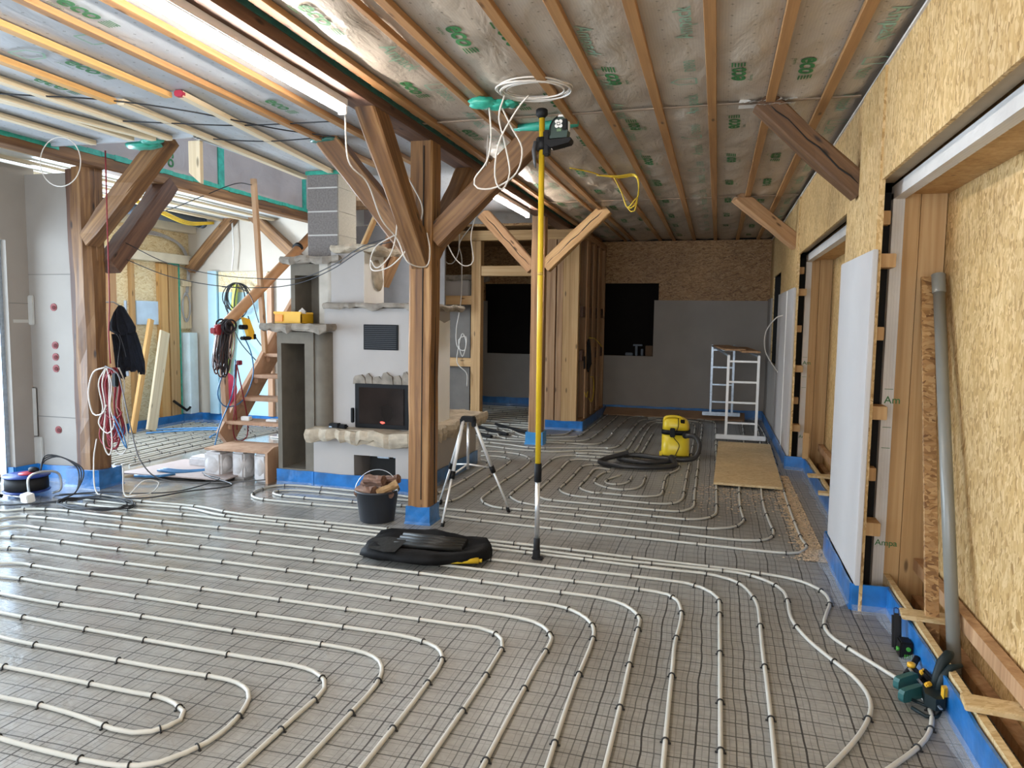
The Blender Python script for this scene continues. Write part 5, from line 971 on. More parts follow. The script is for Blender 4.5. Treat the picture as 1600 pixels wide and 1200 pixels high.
m = MB(); m.bbox(-4.35, -3.70, 10.75, 11.3, 1.97, 2.22, .02); m.lathe((-3.74, 11.0, 0), [(.16, 1.97), (.16, 2.22)], 20); T2 = m.make('masonry_block', PLAS); tag(T2, 'white rounded plaster block behind the timber frame', 'masonry block')
m = MB(); wobbox(m, -4.38, -3.56, 10.72, 11.35, 2.22, 2.30, .012, 5); m.make('grey_top', STONEG, T2)
m = MB(); m.box(-4.45, -3.68, 10.74, 10.76, 0, 1.85); m.box(-4.45, -3.68, 10.72, 10.74, .15, .9); 
o = m.make('wall_panel', plain('dark_grey_board', (.16,.145,.13), .9)); tag(o, 'dark grey board filling the frame behind the stove', 'wall panel')
m = MB(); pts = spline([(-3.78,10.5,2.9),(-3.80,10.5,2.6),(-3.90,10.5,2.45),(-4.02,10.5,2.50),(-4.2,10.5,2.75)], .05); m.tube(pts, .008, 6); o = m.make('loose_cable', CABW); tag(o, 'pale cable hanging in a curve at the top left of the timber frame', 'cable')
m = MB(); m.tube(spline([(-3.60,10.5,3.0),(-3.78,10.5,2.75),(-3.74,10.5,2.5),(-3.75,10.5,1.9),(-3.82,10.5,1.45),(-3.80,10.5,1.2),(-3.68,10.5,1.15),(-3.66,10.5,1.35),(-3.78,10.5,1.3),(-3.72,10.5,1.05),(-3.66,10.5,1.25),(-3.72,10.5,1.4),(-3.78,10.5,1.2),(-3.80,10.5,.95),(-3.65,10.5,.80),(-3.64,10.5,.6)], .04), .008, 6)
o = m.make('loose_cable', CABW); tag(o, 'pale cable running down and looping beside the timber frame post', 'cable')
m = MB(); m.bbox(-1.55, -1.42, 12.98, 13.1, 1.02, 1.07, .006); m.bbox(-1.38,-1.34,13.0,13.08,1.02,1.20,.006); m.bbox(-1.42,-1.26,13.0,13.08,1.19,1.22,.004); m.bbox(-1.28,-1.24,13.0,13.08,1.02,1.14,.006)
o = m.make('bench_tool', plain('dim_tool', (.10,.13,.17), .5)); tag(o, 'dim grey tool standing on the sill of the dark back window', 'tool')
o = MB().bbox(-1.20, -1.08, 12.98, 13.12, 1.02, 1.20, .006).make('cardboard_box', plain('dim_box', (.16,.10,.06), .9)); tag(o, 'brown box on the right of the dark back window sill', 'box')

# ================================================================ stairs
ST = thing('staircase', 'open wooden staircase rising behind the stove, with a round handrail', 'staircase', (-4.6, 6.9, 0))
def sb(name, p0, p1, wd, h, mt=STAIR, **k): return beam(name, p0, p1, wd, h, mt, ST, cham=.004, **k)
a, b = V((-5.0, 6.46, .30)), V((-5.0, 8.75, 2.60)); sb('stringer', a+V((0,.1,0)), b+V((0,.1,0)), .05, .27); sb('stringer', a+V((.88,.1,0)), b+V((.88,.1,0)), .05, .27)
for k in range(9):
    y = 6.62+.235*k; z = .47+.228*k; m = MB(); m.bbox(-4.985, -4.13, y-.05, y+.22, z, z+.038, .006); m.make('tread', STAIR, ST)
    m = MB(); m.bbox(-4.975, -4.93, y-.02, y+.16, z-.06, z, .008); m.make('tread_bearer', STAIR, ST)
m = MB(); m.tube([(-5.0, 6.50, 1.43), (-5.0, 8.75, 2.90)], .058, 18); m.make('handrail', plain('handrail_wood', (.50,.26,.12), .45, var=.12), ST)
m = MB(); m.tube([(-5.0, 8.02, 2.45), (-5.0, 8.06, 2.47)], .062, 16); m.make('rail_ring', BLACK, ST)
sb('newel_post', (-4.99, 6.60, .5), (-4.99, 6.56, 1.42), .06, .06); sb('stud_post', (-4.98, 7.30, 1.18), (-4.97, 7.12, 3.12), .055, .05, STUD)
t = thing('step_box', 'low wooden box step in front of the stairs', 'step', (-4.5, 6.3, 0))
m = MB(); m.bbox(-4.86, -4.13, 6.08, 6.56, .285, .305, .003); m.make('step_top', STAIR, t); m = MB(); m.prism([(6.05,0),(6.5,0),(6.5,.34),(6.16,.34),(6.05,.30)], 'x', -4.145, -4.12); m.make('side_board', STAIR, t)
for x, y, sx_, sy_, h, lb in ((-4.78,6.2,.20,.22,.27,'left'), (-4.52,6.24,.14,.2,.28,'middle'), (-4.25,6.22,.14,.22,.28,'right')):
    m = MB(); m.blob((x, y, h/2), sx_/1.6, sy_/1.6, h/1.9, 3, .05, int(abs(x*100))); m.bbox(x-sx_/2, x+sx_/2, y-sy_/2, y+sy_/2, .0, h*.97, .02); o = m.make('foam_block', FOAM); tag(o, '%s white foam block propping the low wooden step' % lb, 'foam block', 'foam blocks under the step')
m = MB(); m.bbox(-5.32, -5.05, 6.40, 6.6, .0, .13, .02); o = m.make('foam_block', FOAM); tag(o, 'white foam block lying left of the low wooden step', 'foam block')
m = MB(); m.bbox(-4.55, -4.42, 6.66, 6.76, .508, .53, .004); m.bbox(-4.84, -4.74, 6.64, 6.70, .508, .55, .004); o = m.make('wood_offcut', WHITE); tag(o, 'small pale scraps on the lowest stair tread', 'scrap')
m = MB(); m.lathe((-4.35, 7.9, 0), [(.13,0),(.15,.02),(.17,.36),(.165,.37)], 24); o = m.make('bucket', plain('green_bucket', (.01,.22,.03), .4)); tag(o, 'green bucket behind the stairs beside the stove', 'bucket')
t = thing('cordless_drill', 'yellow and black tool hooked under the lower end of the handrail', 'tool', (-4.95, 6.80, 1.4))
m = MB(); m.prism([(6.80,1.60),(6.90,1.58),(6.98,1.44),(6.97,1.36),(6.90,1.36),(6.84,1.50)], 'x', -4.93, -4.89); m.make('yellow_shell', plain('tool_yellow', (.85,.48,.03), .4), t); m = MB(); m.bbox(-4.94,-4.88,6.76,6.86,1.47,1.52,.008); m.make('black_grip', BLACK, t); m = MB(); m.bbox(-4.94,-4.88,6.78,6.92,1.355,1.395,.01); m.make('battery', BLACK, t); m = MB(); m.bbox(-4.94,-4.88,6.96,7.0,1.36,1.42,.006); m.make('end_cap', BLACK, t)
# cable bundle on the rail
t = thing('cable_bundle', 'thick bundle of black and brown extension cords hung on the handrail end', 'cable', (-4.94, 6.5, 1.5)); r = random.Random(12)
CABN = plain('brown_cord', (.10,.05,.045), .5, var=.3); CABK = plain('dark_cord', (.02,.015,.02), .5, var=.2); CABP = plain('pale_cord', (.42,.30,.26), .5)
for k in range(34):
    yo = 6.53 + r.uniform(-.08, .07); L = r.uniform(.30, .56); x = -4.93 + r.uniform(-.05, .06); wd = r.uniform(.02, .06); sk = r.uniform(-.09,-.01)
    m = MB(); m.tube(spline([(x, yo-wd*.2, 1.53), (x+.01, yo-wd+sk*.3, 1.40), (x, yo-wd+sk, 1.53-L*.8), (x, yo+sk, 1.53-L), (x, yo+wd+sk, 1.53-L*.8), (x, yo+wd+sk*.3, 1.38), (x, yo+wd*.2, 1.53)], .03), .0075, 6); m.make('cord_loop', (CABN, CABK, CABK, CABP)[k % 4], t)
m = MB()
for k in range(7): m.tube([(-4.95+.02*k, 6.50+.02*math.sin(k)+.085*math.cos(a*PI/9), 1.50+.06*math.sin(a*PI/9)+.015*math.cos(k*2)) for a in range(18)], .010, 6, closed=True)
m.make('wound_collar', CABK, t)
m = MB(); m.lathe((-4.93, 6.40, 1.47), [(.055,0),(.055,.05)], 18, 'x'); m.bbox(-4.96,-4.90,6.33,6.38,1.43,1.49,.008); m.make('plug', plain('plug_red', (.35,.03,.04), .4), t)
m = MB(); m.bbox(-4.93, -4.89, 6.70, 6.76, 1.09, 1.14, .006); m.make('red_plug', plain('plug_red2', (.22,.02,.04), .4), t)
for pts, mt in (([( -4.92,6.68,1.15),(-4.92,6.62,.8),(-4.94,6.42,.45),(-4.95,6.30,.1),(-4.95,6.28,.01)], CABBL), ([(-4.92,6.68,1.1),(-4.92,6.66,.7),(-4.92,6.62,.42),(-4.92,6.68,.28),(-4.90,6.82,.30),(-4.9,6.84,.5),(-4.9,6.76,.8),(-4.92,6.70,1.1)], CABR), ([(-4.92,6.70,1.1),(-4.9,6.64,.75),(-4.9,6.66,.4)], CABR), ([(-4.95,6.50,1.0),(-4.95,6.42,.8),(-4.95,6.55,.66),(-4.93,6.80,.70),(-4.9,6.95,.95),(-4.9,6.93,1.2),(-4.9,6.8,1.4)], CABBL)):
    m = MB(); m.tube(spline(pts, .04), .007, 6); m.make('hanging_cord', mt, t)
m = MB(); m.blob((-5.06, 6.78, .80), .035, .09, .19, 3, .12, 3, rot=(.15,0,0)); o = m.make('plastic_bag', PINK); tag(o, 'pink plastic hanging at the stair newel among the cords', 'bag')
m = MB()
rr_ = random.Random(44)
for k in range(6):
    ra, rb = rr_.uniform(.15,.25), rr_.uniform(.17,.28); m.tube([(-6.78+rr_.uniform(-.0,.0)+ra*math.cos(a*PI/14), 9.30-.015*k, 2.10-rb+rb*math.sin(a*PI/14)) for a in range(28)], .0075, 6, closed=True)
m.tube(spline([(-6.78,9.28,2.1),(-6.84,9.28,1.8),(-6.82,9.28,1.4)], .05), .009, 6); m.tube(spline([(-6.6,9.27,1.62),(-6.5,9.27,1.35),(-6.35,9.27,1.15)], .05), .008, 6); m.tube(spline([(-6.95,9.27,1.65),(-6.75,9.27,1.25),(-6.45,9.27,.95),(-6.30,9.27,.85)], .05), .008, 6)
o = m.make('cable_coil', CABB); tag(o, 'coil of black cable hanging on the bluish wall behind the stairs', 'cable')
o = beam('spirit_level', (-7.02, 9.33, .75), (-6.84, 9.33, 2.08), .05, .07, plain('level_yellow', (.62,.66,.10), .45), cham=.003); tag(o, 'long yellow-green spirit level leaning at the bluish wall', 'spirit level')

# ================================================================ left room fittings
o = MB().box(-7.20, -6.36, 9.41, 9.445, .14, 1.97).make('wall_panel', GYPB); tag(o, 'light blue panel on the wall behind the stairs', 'wall panel')
o = MB().box(-7.20, -6.36, 9.41, 9.445, 1.97, 2.27).make('wall_panel', OSBL); tag(o, 'strand board strip above the light blue panel behind the stairs', 'wall panel')
o = MB().box(-7.36, -7.21, 9.37, 9.44, .14, 2.28).make('metal_stud', plain('bluish_steel', (.45,.66,.78), .35, metal=.3, var=.05)); tag(o, 'upright bluish metal stud left of the light blue panel', 'metal stud')
o = MB().box(-6.36, -6.28, 9.38, 9.44, .14, 2.25).make('timber_edge', STAIR); tag(o, 'pinkish timber edge right of the light blue panel', 'timber')
o = MB().box(-6.0, -5.72, 9.43, 9.447, 1.35, 2.15).make('access_panel', PLAS); tag(o, 'pale framed access panel on the beige wall beside the stove shelf', 'panel')
o = MB().bbox(-7.74, -7.58, 9.22, 9.40, .14, 1.36, .006).make('boxed_duct', plain('bluish_white_board', (.70,.84,.92), .6)); tag(o, 'white boxed duct standing in the corner left of the stairs', 'duct')
m = MB(); m.box(-7.745, -7.70, 9.18, 9.42, 1.42, 2.05); m.box(-7.745, -7.66, 9.22, 9.38, 2.05, 2.14); t = m.make('wall_box', PALE); tag(t, 'pale opened junction board with cables in the corner above the boxed duct', 'junction board')
m = MB()
for k in range(3): m.tube([(-7.68, 9.29+(.07+.01*k)*math.cos(a*PI/10), 1.74+(.22-.02*k)*math.sin(a*PI/10)) for a in range(20)], .008, 6, closed=True)
for k in range(3): m.tube(spline([(-7.69,9.30+.02*k,1.95),(-7.69,9.34+.02*k,2.2),(-7.69,9.33+.02*k,2.45),(-7.69,9.15+.03*k,2.66),(-7.69,8.75,2.74+.02*k),(-7.69,8.2,2.72+.02*k)], .06), .010, 6)
m.make('cable_loops', plain('grey_cable', (.42,.41,.42), .5), t)
for i, (y0, y1, mt) in enumerate(((7.86,7.98,STUD),(8.24,8.30,NEW),(8.76,8.92,ORNG),(8.95,9.14,NEW))):
    o = MB().box(-7.748, -7.69, y0, y1, .14, 2.35).make('wall_stud', mt); tag(o, '%s upright stud from the left on the strand board wall behind the jacket' % ORD[i], 'stud', 'studs on the left strand board wall')
m = MB(); m.box(-7.70, -7.68, 9.145, 9.165, .14, 2.36); m.box(-7.70, -7.68, 8.95, 9.16, 2.35, 2.37); o = m.make('tape_line', GREEN); tag(o, 'green tape line running down the left strand board wall', 'tape')
o = MB().bbox(-7.75, -7.62, 7.5, 9.45, 2.37, 2.50, .006).make('wooden_rail', plain('whitish_timber', (.68,.62,.50), .6)); tag(o, 'whitish horizontal timber across the left wall', 'timber')
o = MB().bbox(-7.75, -7.60, 7.5, 9.45, 2.84, 2.95, .006).make('wooden_rail', bpy.data.materials['whitish_timber']); tag(o, 'whitish horizontal timber just below the grey duct', 'timber')
m = MB(); m.tube([(-7.35, 7.2, 2.98), (-7.35, 9.28, 2.98)], .075, 18); m.lathe((-7.35, 9.20, 2.98), [(.085,0),(.085,.08),(.06,.085)], 18, 'y'); o = m.make('round_duct', plain('duct_grey', (.07,.09,.12), .5)); tag(o, 'dark grey round duct below the bright ceiling on the left', 'duct')
for k in range(3):
    m = MB(); m.tube(spline([(-6.6,6.9,3.0-.01*k),(-6.8,7.8,2.93-.02*k),(-7.05,8.6,2.90-.02*k),(-7.1,9.2,2.97-.01*k)], .06), .010, 6)
    o = m.make('loose_cable', CABY); tag(o, '%s yellow cable sagging under the bright left ceiling' % ('topmost','middle','lowest')[k], 'cable', 'yellow cables under the left ceiling')
o = MB().box(-7.742, -7.72, 8.35, 8.79, 1.48, 1.81).make('blue_card', plain('pale_blue_sheet', (.55,.72,.92), .5)); tag(o, 'pale blue square sheet on the left strand board wall above the boards', 'sheet')
o = beam('plank', (-7.45, 8.26, .03), (-7.55, 8.68, 1.38), .19, .035, PALE, up=(1,0,0)); tag(o, 'pale wide plank leaning at the left wall', 'plank')
o = beam('plank', (-7.52, 8.00, .03), (-7.62, 8.50, 1.55), .09, .05, ORNG, up=(1,0,0)); tag(o, 'narrow orange plank leaning left of the pale one', 'plank')
m = MB(); m.tube([(-6.9,9.35,3.0),(-6.88,9.35,2.6),(-6.92,9.35,2.28)], .012, 6); o = m.make('loose_cable', WHITE); tag(o, 'white cable hanging from the ceiling to the blue panel wall', 'cable')
m = MB(); m.tube([(-7.66,8.95,.36),(-7.60,9.15,.20),(-7.60,9.3,.28)], .02, 6); o = m.make('scrap_foil', BLACK); tag(o, 'black strip lying folded at the left wall base', 'scrap')
# the profile on the plaster corner and its socket boxes
m = MB(); m.box(-6.44, -6.40, 5.26, 5.34, .0, 2.28); m.box(-6.47, -6.40, 5.255, 5.262, 0, 2.28); m.box(-6.44, -6.36, 5.335, 5.342, 0, 2.28)
o = m.make('metal_stud', STEELG); tag(o, 'galvanised metal stud at the edge of the passage, far left', 'metal stud')
for y_, z in ((0,1.67),(0,1.31),(0,1.20),(0,1.09),(0,.50)):
    x = -6.05 - .0*y_
    t = thing('socket_box', 'round red socket box in the plasterboard corner, %s' % {1.67:'topmost, alone',1.31:'upper of the three together',1.20:'middle of the three together',1.09:'lowest of the three together',.50:'alone near the floor'}[z], 'socket box', (x, 5.52, z), 'red socket boxes')
    m = MB(); m.lathe((x, 5.513, z), [(.036,0),(.036,.012)], 20, 'y'); m.make('red_rim', plain('socket_red', (.20,.018,.016), .5) if 'socket_red' not in bpy.data.materials else bpy.data.materials['socket_red'], t)
    m = MB(); m.lathe((x+.008, 5.509, z-.003), [(.020,0),(.020,.008)], 18, 'y'); m.make('dark_hole', plain('box_inside', (.10,.015,.015), .8) if 'box_inside' not in bpy.data.materials else bpy.data.materials['box_inside'], t)
o = MB().bbox(-4.13, -4.02, 5.06, 5.10, 2.66, 3.0, .003)
o.v = [(x, y, z + (.09*(x+4.02)/.11 if z < 2.8 else 0)*-1) for x, y, z in o.v]; o = o.make('board_stub', PALE); tag(o, 'pale short board hanging at the edge of the stair opening', 'board')
o = beam('plank', (-4.42, 8.6, 2.50), (-4.10, 8.6, 3.15), .11, .04, NEW); tag(o, 'pale slanting batten seen right of the chimney', 'plank')
o = beam('plank', (-4.16, 8.7, 2.02), (-3.72, 8.7, 2.95), .22, .05, STUD); tag(o, 'broad slanting board between the stove top and the middle post', 'plank')
m = MB(); m.box(-5.35, -3.9, 10.2, 10.25, 1.7, 3.0); struct(m.make('wall_behind_stairs', plain('dim_grey_wall', (.22,.20,.19), .9)))

# ================================================================ jacket, cables, reel on the left
t = thing('jacket', 'black hooded jacket hanging behind the left post', 'jacket', (-5.55, 5.92, 1.68))
def cloth(name, outline, y, th, seed, mt=FABRIC):
    """hanging cloth with folds: the outline is filled with a relief of vertical folds"""
    m = MB(); r = random.Random(seed); rows = outline; n = 16; vs = []
    for side in (-1, 1):
        for z, xa, xb in rows:
            for k in range(n+1):
                u = k/n; x = xa+(xb-xa)*u; f = math.sin(PI*u)**.6*min(1, (xb-xa)/.22)*.7
                vs.append((x, y + side*th*f*(1+.35*math.sin(u*17+z*5+seed)) + .012*math.sin(u*23+seed+z*9), z + (.014*math.sin(u*13+seed) if z == rows[-1][0] else 0)))
    R = len(rows); fs = []
    for s in (0, 1):
        b = s*R*(n+1)
        fs += [(b+j*(n+1)+k, b+j*(n+1)+k+1, b+(j+1)*(n+1)+k+1, b+(j+1)*(n+1)+k) for j in range(R-1) for k in range(n)]
    q = R*(n+1)
    for j in range(R-1): fs += [(j*(n+1), (j+1)*(n+1), q+(j+1)*(n+1), q+j*(n+1)), (j*(n+1)+n, (j+1)*(n+1)+n, q+(j+1)*(n+1)+n, q+j*(n+1)+n)]
    fs += [(k, k+1, q+k+1, q+k) for k in range(n)] + [((R-1)*(n+1)+k, (R-1)*(n+1)+k+1, q+(R-1)*(n+1)+k+1, q+(R-1)*(n+1)+k) for k in range(n)]
    m.add(vs, fs, True); return m.make(name, mt, t)
cloth('jacket_body', [(1.50,-5.74,-5.52),(1.40,-5.76,-5.47),(1.25,-5.75,-5.46),(1.12,-5.74,-5.46),(1.06,-5.71,-5.50)], 5.93, .055, 1)
cloth('hood', [(1.70,-5.652,-5.632),(1.68,-5.67,-5.60),(1.63,-5.71,-5.57),(1.55,-5.75,-5.51),(1.49,-5.785,-5.47),(1.45,-5.77,-5.47),(1.42,-5.68,-5.53)], 5.89, .07, 3)
cloth('sleeve', [(1.44,-5.56,-5.47),(1.3,-5.53,-5.42),(1.15,-5.50,-5.38),(1.06,-5.46,-5.37),(1.04,-5.455,-5.375)], 5.90, .04, 5)
cloth('sleeve', [(1.42,-5.74,-5.66),(1.25,-5.73,-5.62),(1.1,-5.70,-5.60),(.985,-5.68,-5.59)], 5.88, .04, 8)
m = MB(); m.tube(spline([(-5.64,5.83,1.42),(-5.60,5.835,1.35),(-5.63,5.83,1.15),(-5.64,5.84,1.05)], .03), .003, 5); m.tube(spline([(-5.60,5.83,1.42),(-5.56,5.835,1.3),(-5.53,5.83,1.2)], .03), .003, 5); m.make('zip_seam', plain('seam_grey', (.06,.07,.09), .6), t)
m = MB(); m.tube([(-5.645,5.93,1.68),(-5.63,5.80,1.73),(-5.60,5.60,1.72)], .006, 6); m.box(-5.66,-5.63,5.96,5.97,1.0,1.75); m.make('hanger_nail', STEELG, t)

t = thing('cable_bundle', 'bundle of red and white cables hanging on the left post', 'cable', (-5.16, 5.3, 1.15)); r = random.Random(31)
ty = 5.24
m = MB(); m.tube(spline([(-5.08,5.2,3.0),(-5.085,5.2,2.4),(-5.09,5.2,1.7),(-5.11,5.2,1.45),(-5.10,5.2,1.18)], .1), .006, 6); m.make('red_feed', CABR, t)
for k in range(17):
    x0 = -5.13 + r.uniform(-.035,.035); y0 = ty + r.uniform(-.04,.04); L = r.uniform(.45,.78); wd = r.uniform(.03,.095); k0 = r.uniform(-.03,.03)
    m = MB(); m.tube(spline([(x0,y0,1.14),(x0-wd*.8+k0,y0,1.0),(x0-wd*.6,y0,.78),(x0-wd+k0,y0,1.14-L*.85),(x0,y0,1.14-L),(x0+wd,y0,1.14-L*.85),(x0+wd*.5,y0,.80),(x0+wd*.8,y0,1.0),(x0+.01,y0,1.14)], .03), .0062, 6); m.make('cable_loop', CABR if k % 5 else CABW, t)
m = MB(); m.tube(spline([(-5.12,5.16,1.15),(-5.25,5.16,1.10),(-5.31,5.16,.92),(-5.27,5.16,.74),(-5.17,5.16,.74),(-5.12,5.16,.82)], .03), .007, 6); m.make('white_loop', CABW, t)
m = MB(); m.tube(spline([(-5.12,5.16,1.16),(-5.0,5.17,1.10),(-4.95,5.18,.9),(-4.90,5.2,.6),(-4.84,5.25,.3),(-4.80,5.5,.1),(-4.4,5.9,.03),(-4.0,6.3,.03)], .05), .006, 6); m.make('grey_tail', plain('tail_grey', (.16,.16,.17), .5), t)
m = MB(); m.bbox(-5.07,-5.02,5.17,5.21,.98,1.10,.008); m.make('black_plug', BLACK, t)
m = MB(); m.tube(spline([(-5.08,5.2,.72),(-5.0,5.2,.58),(-4.955,5.2,.44),(-5.0,5.2,.5),(-5.08,5.2,.66)], .03), .006, 6); m.make('blue_loop', CABBL, t)

t = thing('cable_reel', 'dark blue cable reel lying on its side on the floor at the far left', 'cable reel', (-5.86, 4.98, 0)); rx, ry = -5.84, 4.98
RB_ = plain('reel_blue', (.01,.035,.20), .35, var=.1)
m = MB(); m.lathe((rx, ry, .045), [(.18,0),(.185,.01),(.11,.014),(.105,.13),(.185,.134),(.18,.146),(.02,.15)], 36); m.make('drum', RB_, t)
m = MB(); m.lathe((rx, ry, .06), [(.11,0),(.168,.004),(.170,.055),(.166,.11),(.11,.115)], 32); m.make('wound_cable', BLACKR, t)
m = MB(); m.lathe((rx+.02, ry, .195), [(.075,0),(.072,.012),(.0,.014)], 22); m.make('red_centre', plain('reel_red', (.40,.03,.05), .4), t)
m = MB(); m.tube(spline([(rx+.19,ry-.14,.03),(rx+.20,ry-.15,.20),(rx+.24,ry-.05,.24),(rx+.27,ry+.08,.2),(rx+.27,ry+.10,.06),(rx+.2,ry+.08,.02)], .02), .010, 10); m.tube([(rx-.20,ry-.12,.02),(rx-.20,ry-.12,.17)], .014, 10); m.tube([(rx-.19,ry-.12,.025),(rx+.19,ry-.14,.025)], .010, 8); m.make('steel_frame', ALU, t)
m = MB(); m.blob((rx+.05, ry+.03, .225), .05, .03, .03, 2, .2, 4); m.make('crank', BLACK, t)
m = MB(); 
for k in range(3): m.tube(spline([(rx+.1,ry+.05,.20),(rx+.1,ry+.10,.30+.02*k),(rx+.22,ry+.16,.33),(rx+.36+.03*k,ry+.2,.22),(rx+.44,ry+.1,.05),(rx+.5,ry-.1,.03)], .03), .006, 6)
m.make('loose_cord', CABB, t)
o = MB().bbox(-5.60, -5.50, 4.70, 4.77, .02, .095, .006, rot=(.15,.0,-.2)).make('junction_box', WHITE); tag(o, 'small white junction box lying against the cable reel', 'box')
t = thing('power_plug', 'big red power plug on the floor at the left edge', 'plug', (-6.16, 4.78, 0)); m = MB(); m.lathe((-6.16, 4.72, .07), [(.045,0),(.06,.01),(.06,.07),(.05,.10)], 18, 'x'); m.make('red_body', bpy.data.materials['reel_red'], t)
m = MB(); m.tube([(-6.05, 4.72, .07), (-5.95, 4.76, .05), (-5.9, 4.8, .03)], .016, 8); m.tube([(-6.05,4.78,.09),(-5.95,4.80,.09)], .016, 8); m.make('plug_cord', BLACK, t)
m = MB(); r = random.Random(17)
for k in range(4):
    cx, cy = -4.93+r.uniform(-.04,.04), 4.83+r.uniform(-.03,.03); R1, R2 = .30+r.uniform(-.05,.05), .17+r.uniform(-.03,.03)
    m.tube([(cx+R1*math.cos(a*PI/18), cy+R2*math.sin(a*PI/18), .028+.006*k+.006*math.sin(a+k)) for a in range(36)], .0065, 6, closed=True)
m.tube(spline([(-5.25,4.8,.03),(-5.4,4.72,.03),(-5.55,4.6,.03),(-5.75,4.55,.03),(-6.1,4.5,.03),(-6.5,4.55,.03)], .05), .0065, 6)
m.tube(spline([(-5.5,4.95,.03),(-5.3,5.1,.03),(-5.0,5.05,.03),(-4.7,5.15,.03),(-4.55,5.45,.03),(-4.3,5.75,.04),(-4.7,5.95,.05),(-4.9,6.1,.05)], .05), .0065, 6)
m.tube(spline([(-5.5,5.0,.03),(-5.2,5.2,.03),(-4.9,5.25,.03),(-4.62,5.45,.03),(-4.55,5.9,.05),(-4.8,6.0,.05)], .05), .0055, 6)
m.tube(spline([(-5.6,4.9,.03),(-5.4,4.75,.03),(-5.2,4.95,.03),(-5.0,4.98,.03),(-4.7,4.95,.03)], .05), .0055, 6)
o = m.make('cable_coil', CABB); tag(o, 'coil of thin black cable on the floor at the left post', 'cable')
m = MB(); m.tube(spline([(-5.05,5.25,.25),(-5.0,5.2,.03),(-4.86,5.16,.03),(-4.80,5.3,.03),(-4.85,5.45,.09),(-4.92,5.35,.12),(-4.94,5.2,.03)], .03), .006, 6); m.tube(spline([(-5.3,5.22,.5),(-5.32,5.2,.3),(-5.2,5.1,.05),(-4.95,5.05,.03),(-4.8,5.1,.03)], .03), .006, 6); o = m.make('cable_coil', CABW); tag(o, 'pale cable ends curled on the floor right of the left post', 'cable')
m = MB()
for k in range(3): m.tube(spline([(-5.35,6.0+.04*k,.06),(-5.1,6.05+.05*k,.045),(-4.9,6.35+.04*k,.04),(-5.0,6.7+.04*k,.04),(-5.35,7.1,.04),(-5.6,7.6+.1*k,.04)], .05), .012, 8)
m.tube(spline([(-5.4,5.75,.05),(-5.2,5.8,.05),(-5.1,5.95,.05)], .05), .013, 8)
m.tube(spline([(-7.4,8.3,.04),(-7.0,8.5,.05),(-6.6,8.6,.06),(-6.2,8.3,.04)], .06), .012, 8); m.tube(spline([(-7.3,8.0,.04),(-6.9,8.35,.05),(-6.5,8.45,.06),(-6.3,8.0,.04)], .06), .012, 8)
o = m.make('blue_hose', CABBL); tag(o, 'blue cables and hoses running over the floor to the stairs', 'cable')
sheetboard('hardboard_sheet', 'greyish pink board lying on the floor left of the stove', 'board', [(-5.70,5.86),(-5.66,6.05),(-5.58,6.66),(-5.2,6.76),(-4.56,6.58),(-4.50,5.92)], .030, .012, PLY)
o = MB().box(-7.5, -6.6, 5.3, 6.4, .03, .06).make('hardboard_sheet', STUD); tag(o, 'brown board on the floor beyond the far left passage', 'board')

# thin cables slung across the room, and down the middle post
def cable(label, pts, rad, mt, name='hanging_cable', step=.025):
    m = MB(); m.tube(spline(pts, step), rad, 6); o = m.make(name, mt); return tag(o, label, 'cable')
cable('upper thin dark cable sagging from the left braces to the middle post', [(-5.45,5.75,2.30),(-5.0,5.8,2.10),(-4.5,5.85,1.99),(-4.0,5.9,1.955),(-3.6,5.85,1.96),(-3.2,5.7,2.06),(-2.8,5.5,2.2),(-2.36,5.38,2.27)], .0042, CABB)
cable('lower thin dark cable sagging from the left braces to the middle post', [(-5.5,5.75,2.16),(-5.0,5.8,1.98),(-4.5,5.85,1.89),(-4.0,5.9,1.875),(-3.6,5.85,1.92),(-3.2,5.7,2.03),(-2.8,5.5,2.17),(-2.36,5.38,2.24)], .0042, CABB)
cable('dark cable dropping behind the yellow bin', [(-4.55,6.0,1.885),(-4.35,6.0,1.87),(-4.24,6.0,1.80),(-4.19,6.0,1.65),(-4.17,6.02,1.55)], .0042, CABB)
cable('thin grey cable rising from the left duct to the upright stud', [(-6.3,6.9,2.72),(-5.9,6.9,2.78),(-5.5,6.95,2.92),(-5.15,7.05,3.06),(-4.98,7.1,3.05)], .005, CABB)
cable('white cable from the tube light down the near brace and round the middle post', [(-2.25,4.16,2.85),(-2.30,4.30,2.6),(-2.27,4.50,2.50),(-2.29,4.75,2.30),(-2.26,4.95,2.18),(-2.20,5.0,2.02),(-2.12,5.16,2.0),(-2.10,5.18,2.12),(-2.12,5.17,2.25)], .0055, CABW)
cable('white cable loop hanging left of the middle post', [(-2.34,5.2,2.75),(-2.24,5.18,2.6),(-2.15,5.15,2.44),(-2.17,5.14,2.3),(-2.27,5.13,2.12),(-2.40,5.13,2.00),(-2.55,5.15,1.97),(-2.60,5.2,2.05),(-2.55,5.2,2.16),(-2.40,5.2,2.24)], .0055, CABW)
cable('second white loop hanging left of the middle post', [(-2.37,5.2,2.42),(-2.38,5.18,2.22),(-2.42,5.16,2.08),(-2.52,5.15,1.99),(-2.60,5.2,2.06)], .0055, CABW)
cable('thin white cable looping right of the middle post', [(-2.05,5.4,2.2),(-1.98,5.4,2.08),(-1.90,5.4,2.02),(-1.83,5.4,2.06),(-1.85,5.4,2.25),(-1.80,5.4,2.45),(-1.74,5.4,2.7),(-1.72,5.4,3.0)], .0045, CABW)
m = MB(); m.tube([(-5.03+.21*math.cos(a*PI/16)*.95, 4.7, 2.80+.19*math.sin(a*PI/16)) for a in range(32)], .004, 6, closed=True); o = m.make('wire_ring', CABW); tag(o, 'thin wire ring hanging at the left ceiling above the passage', 'cable')
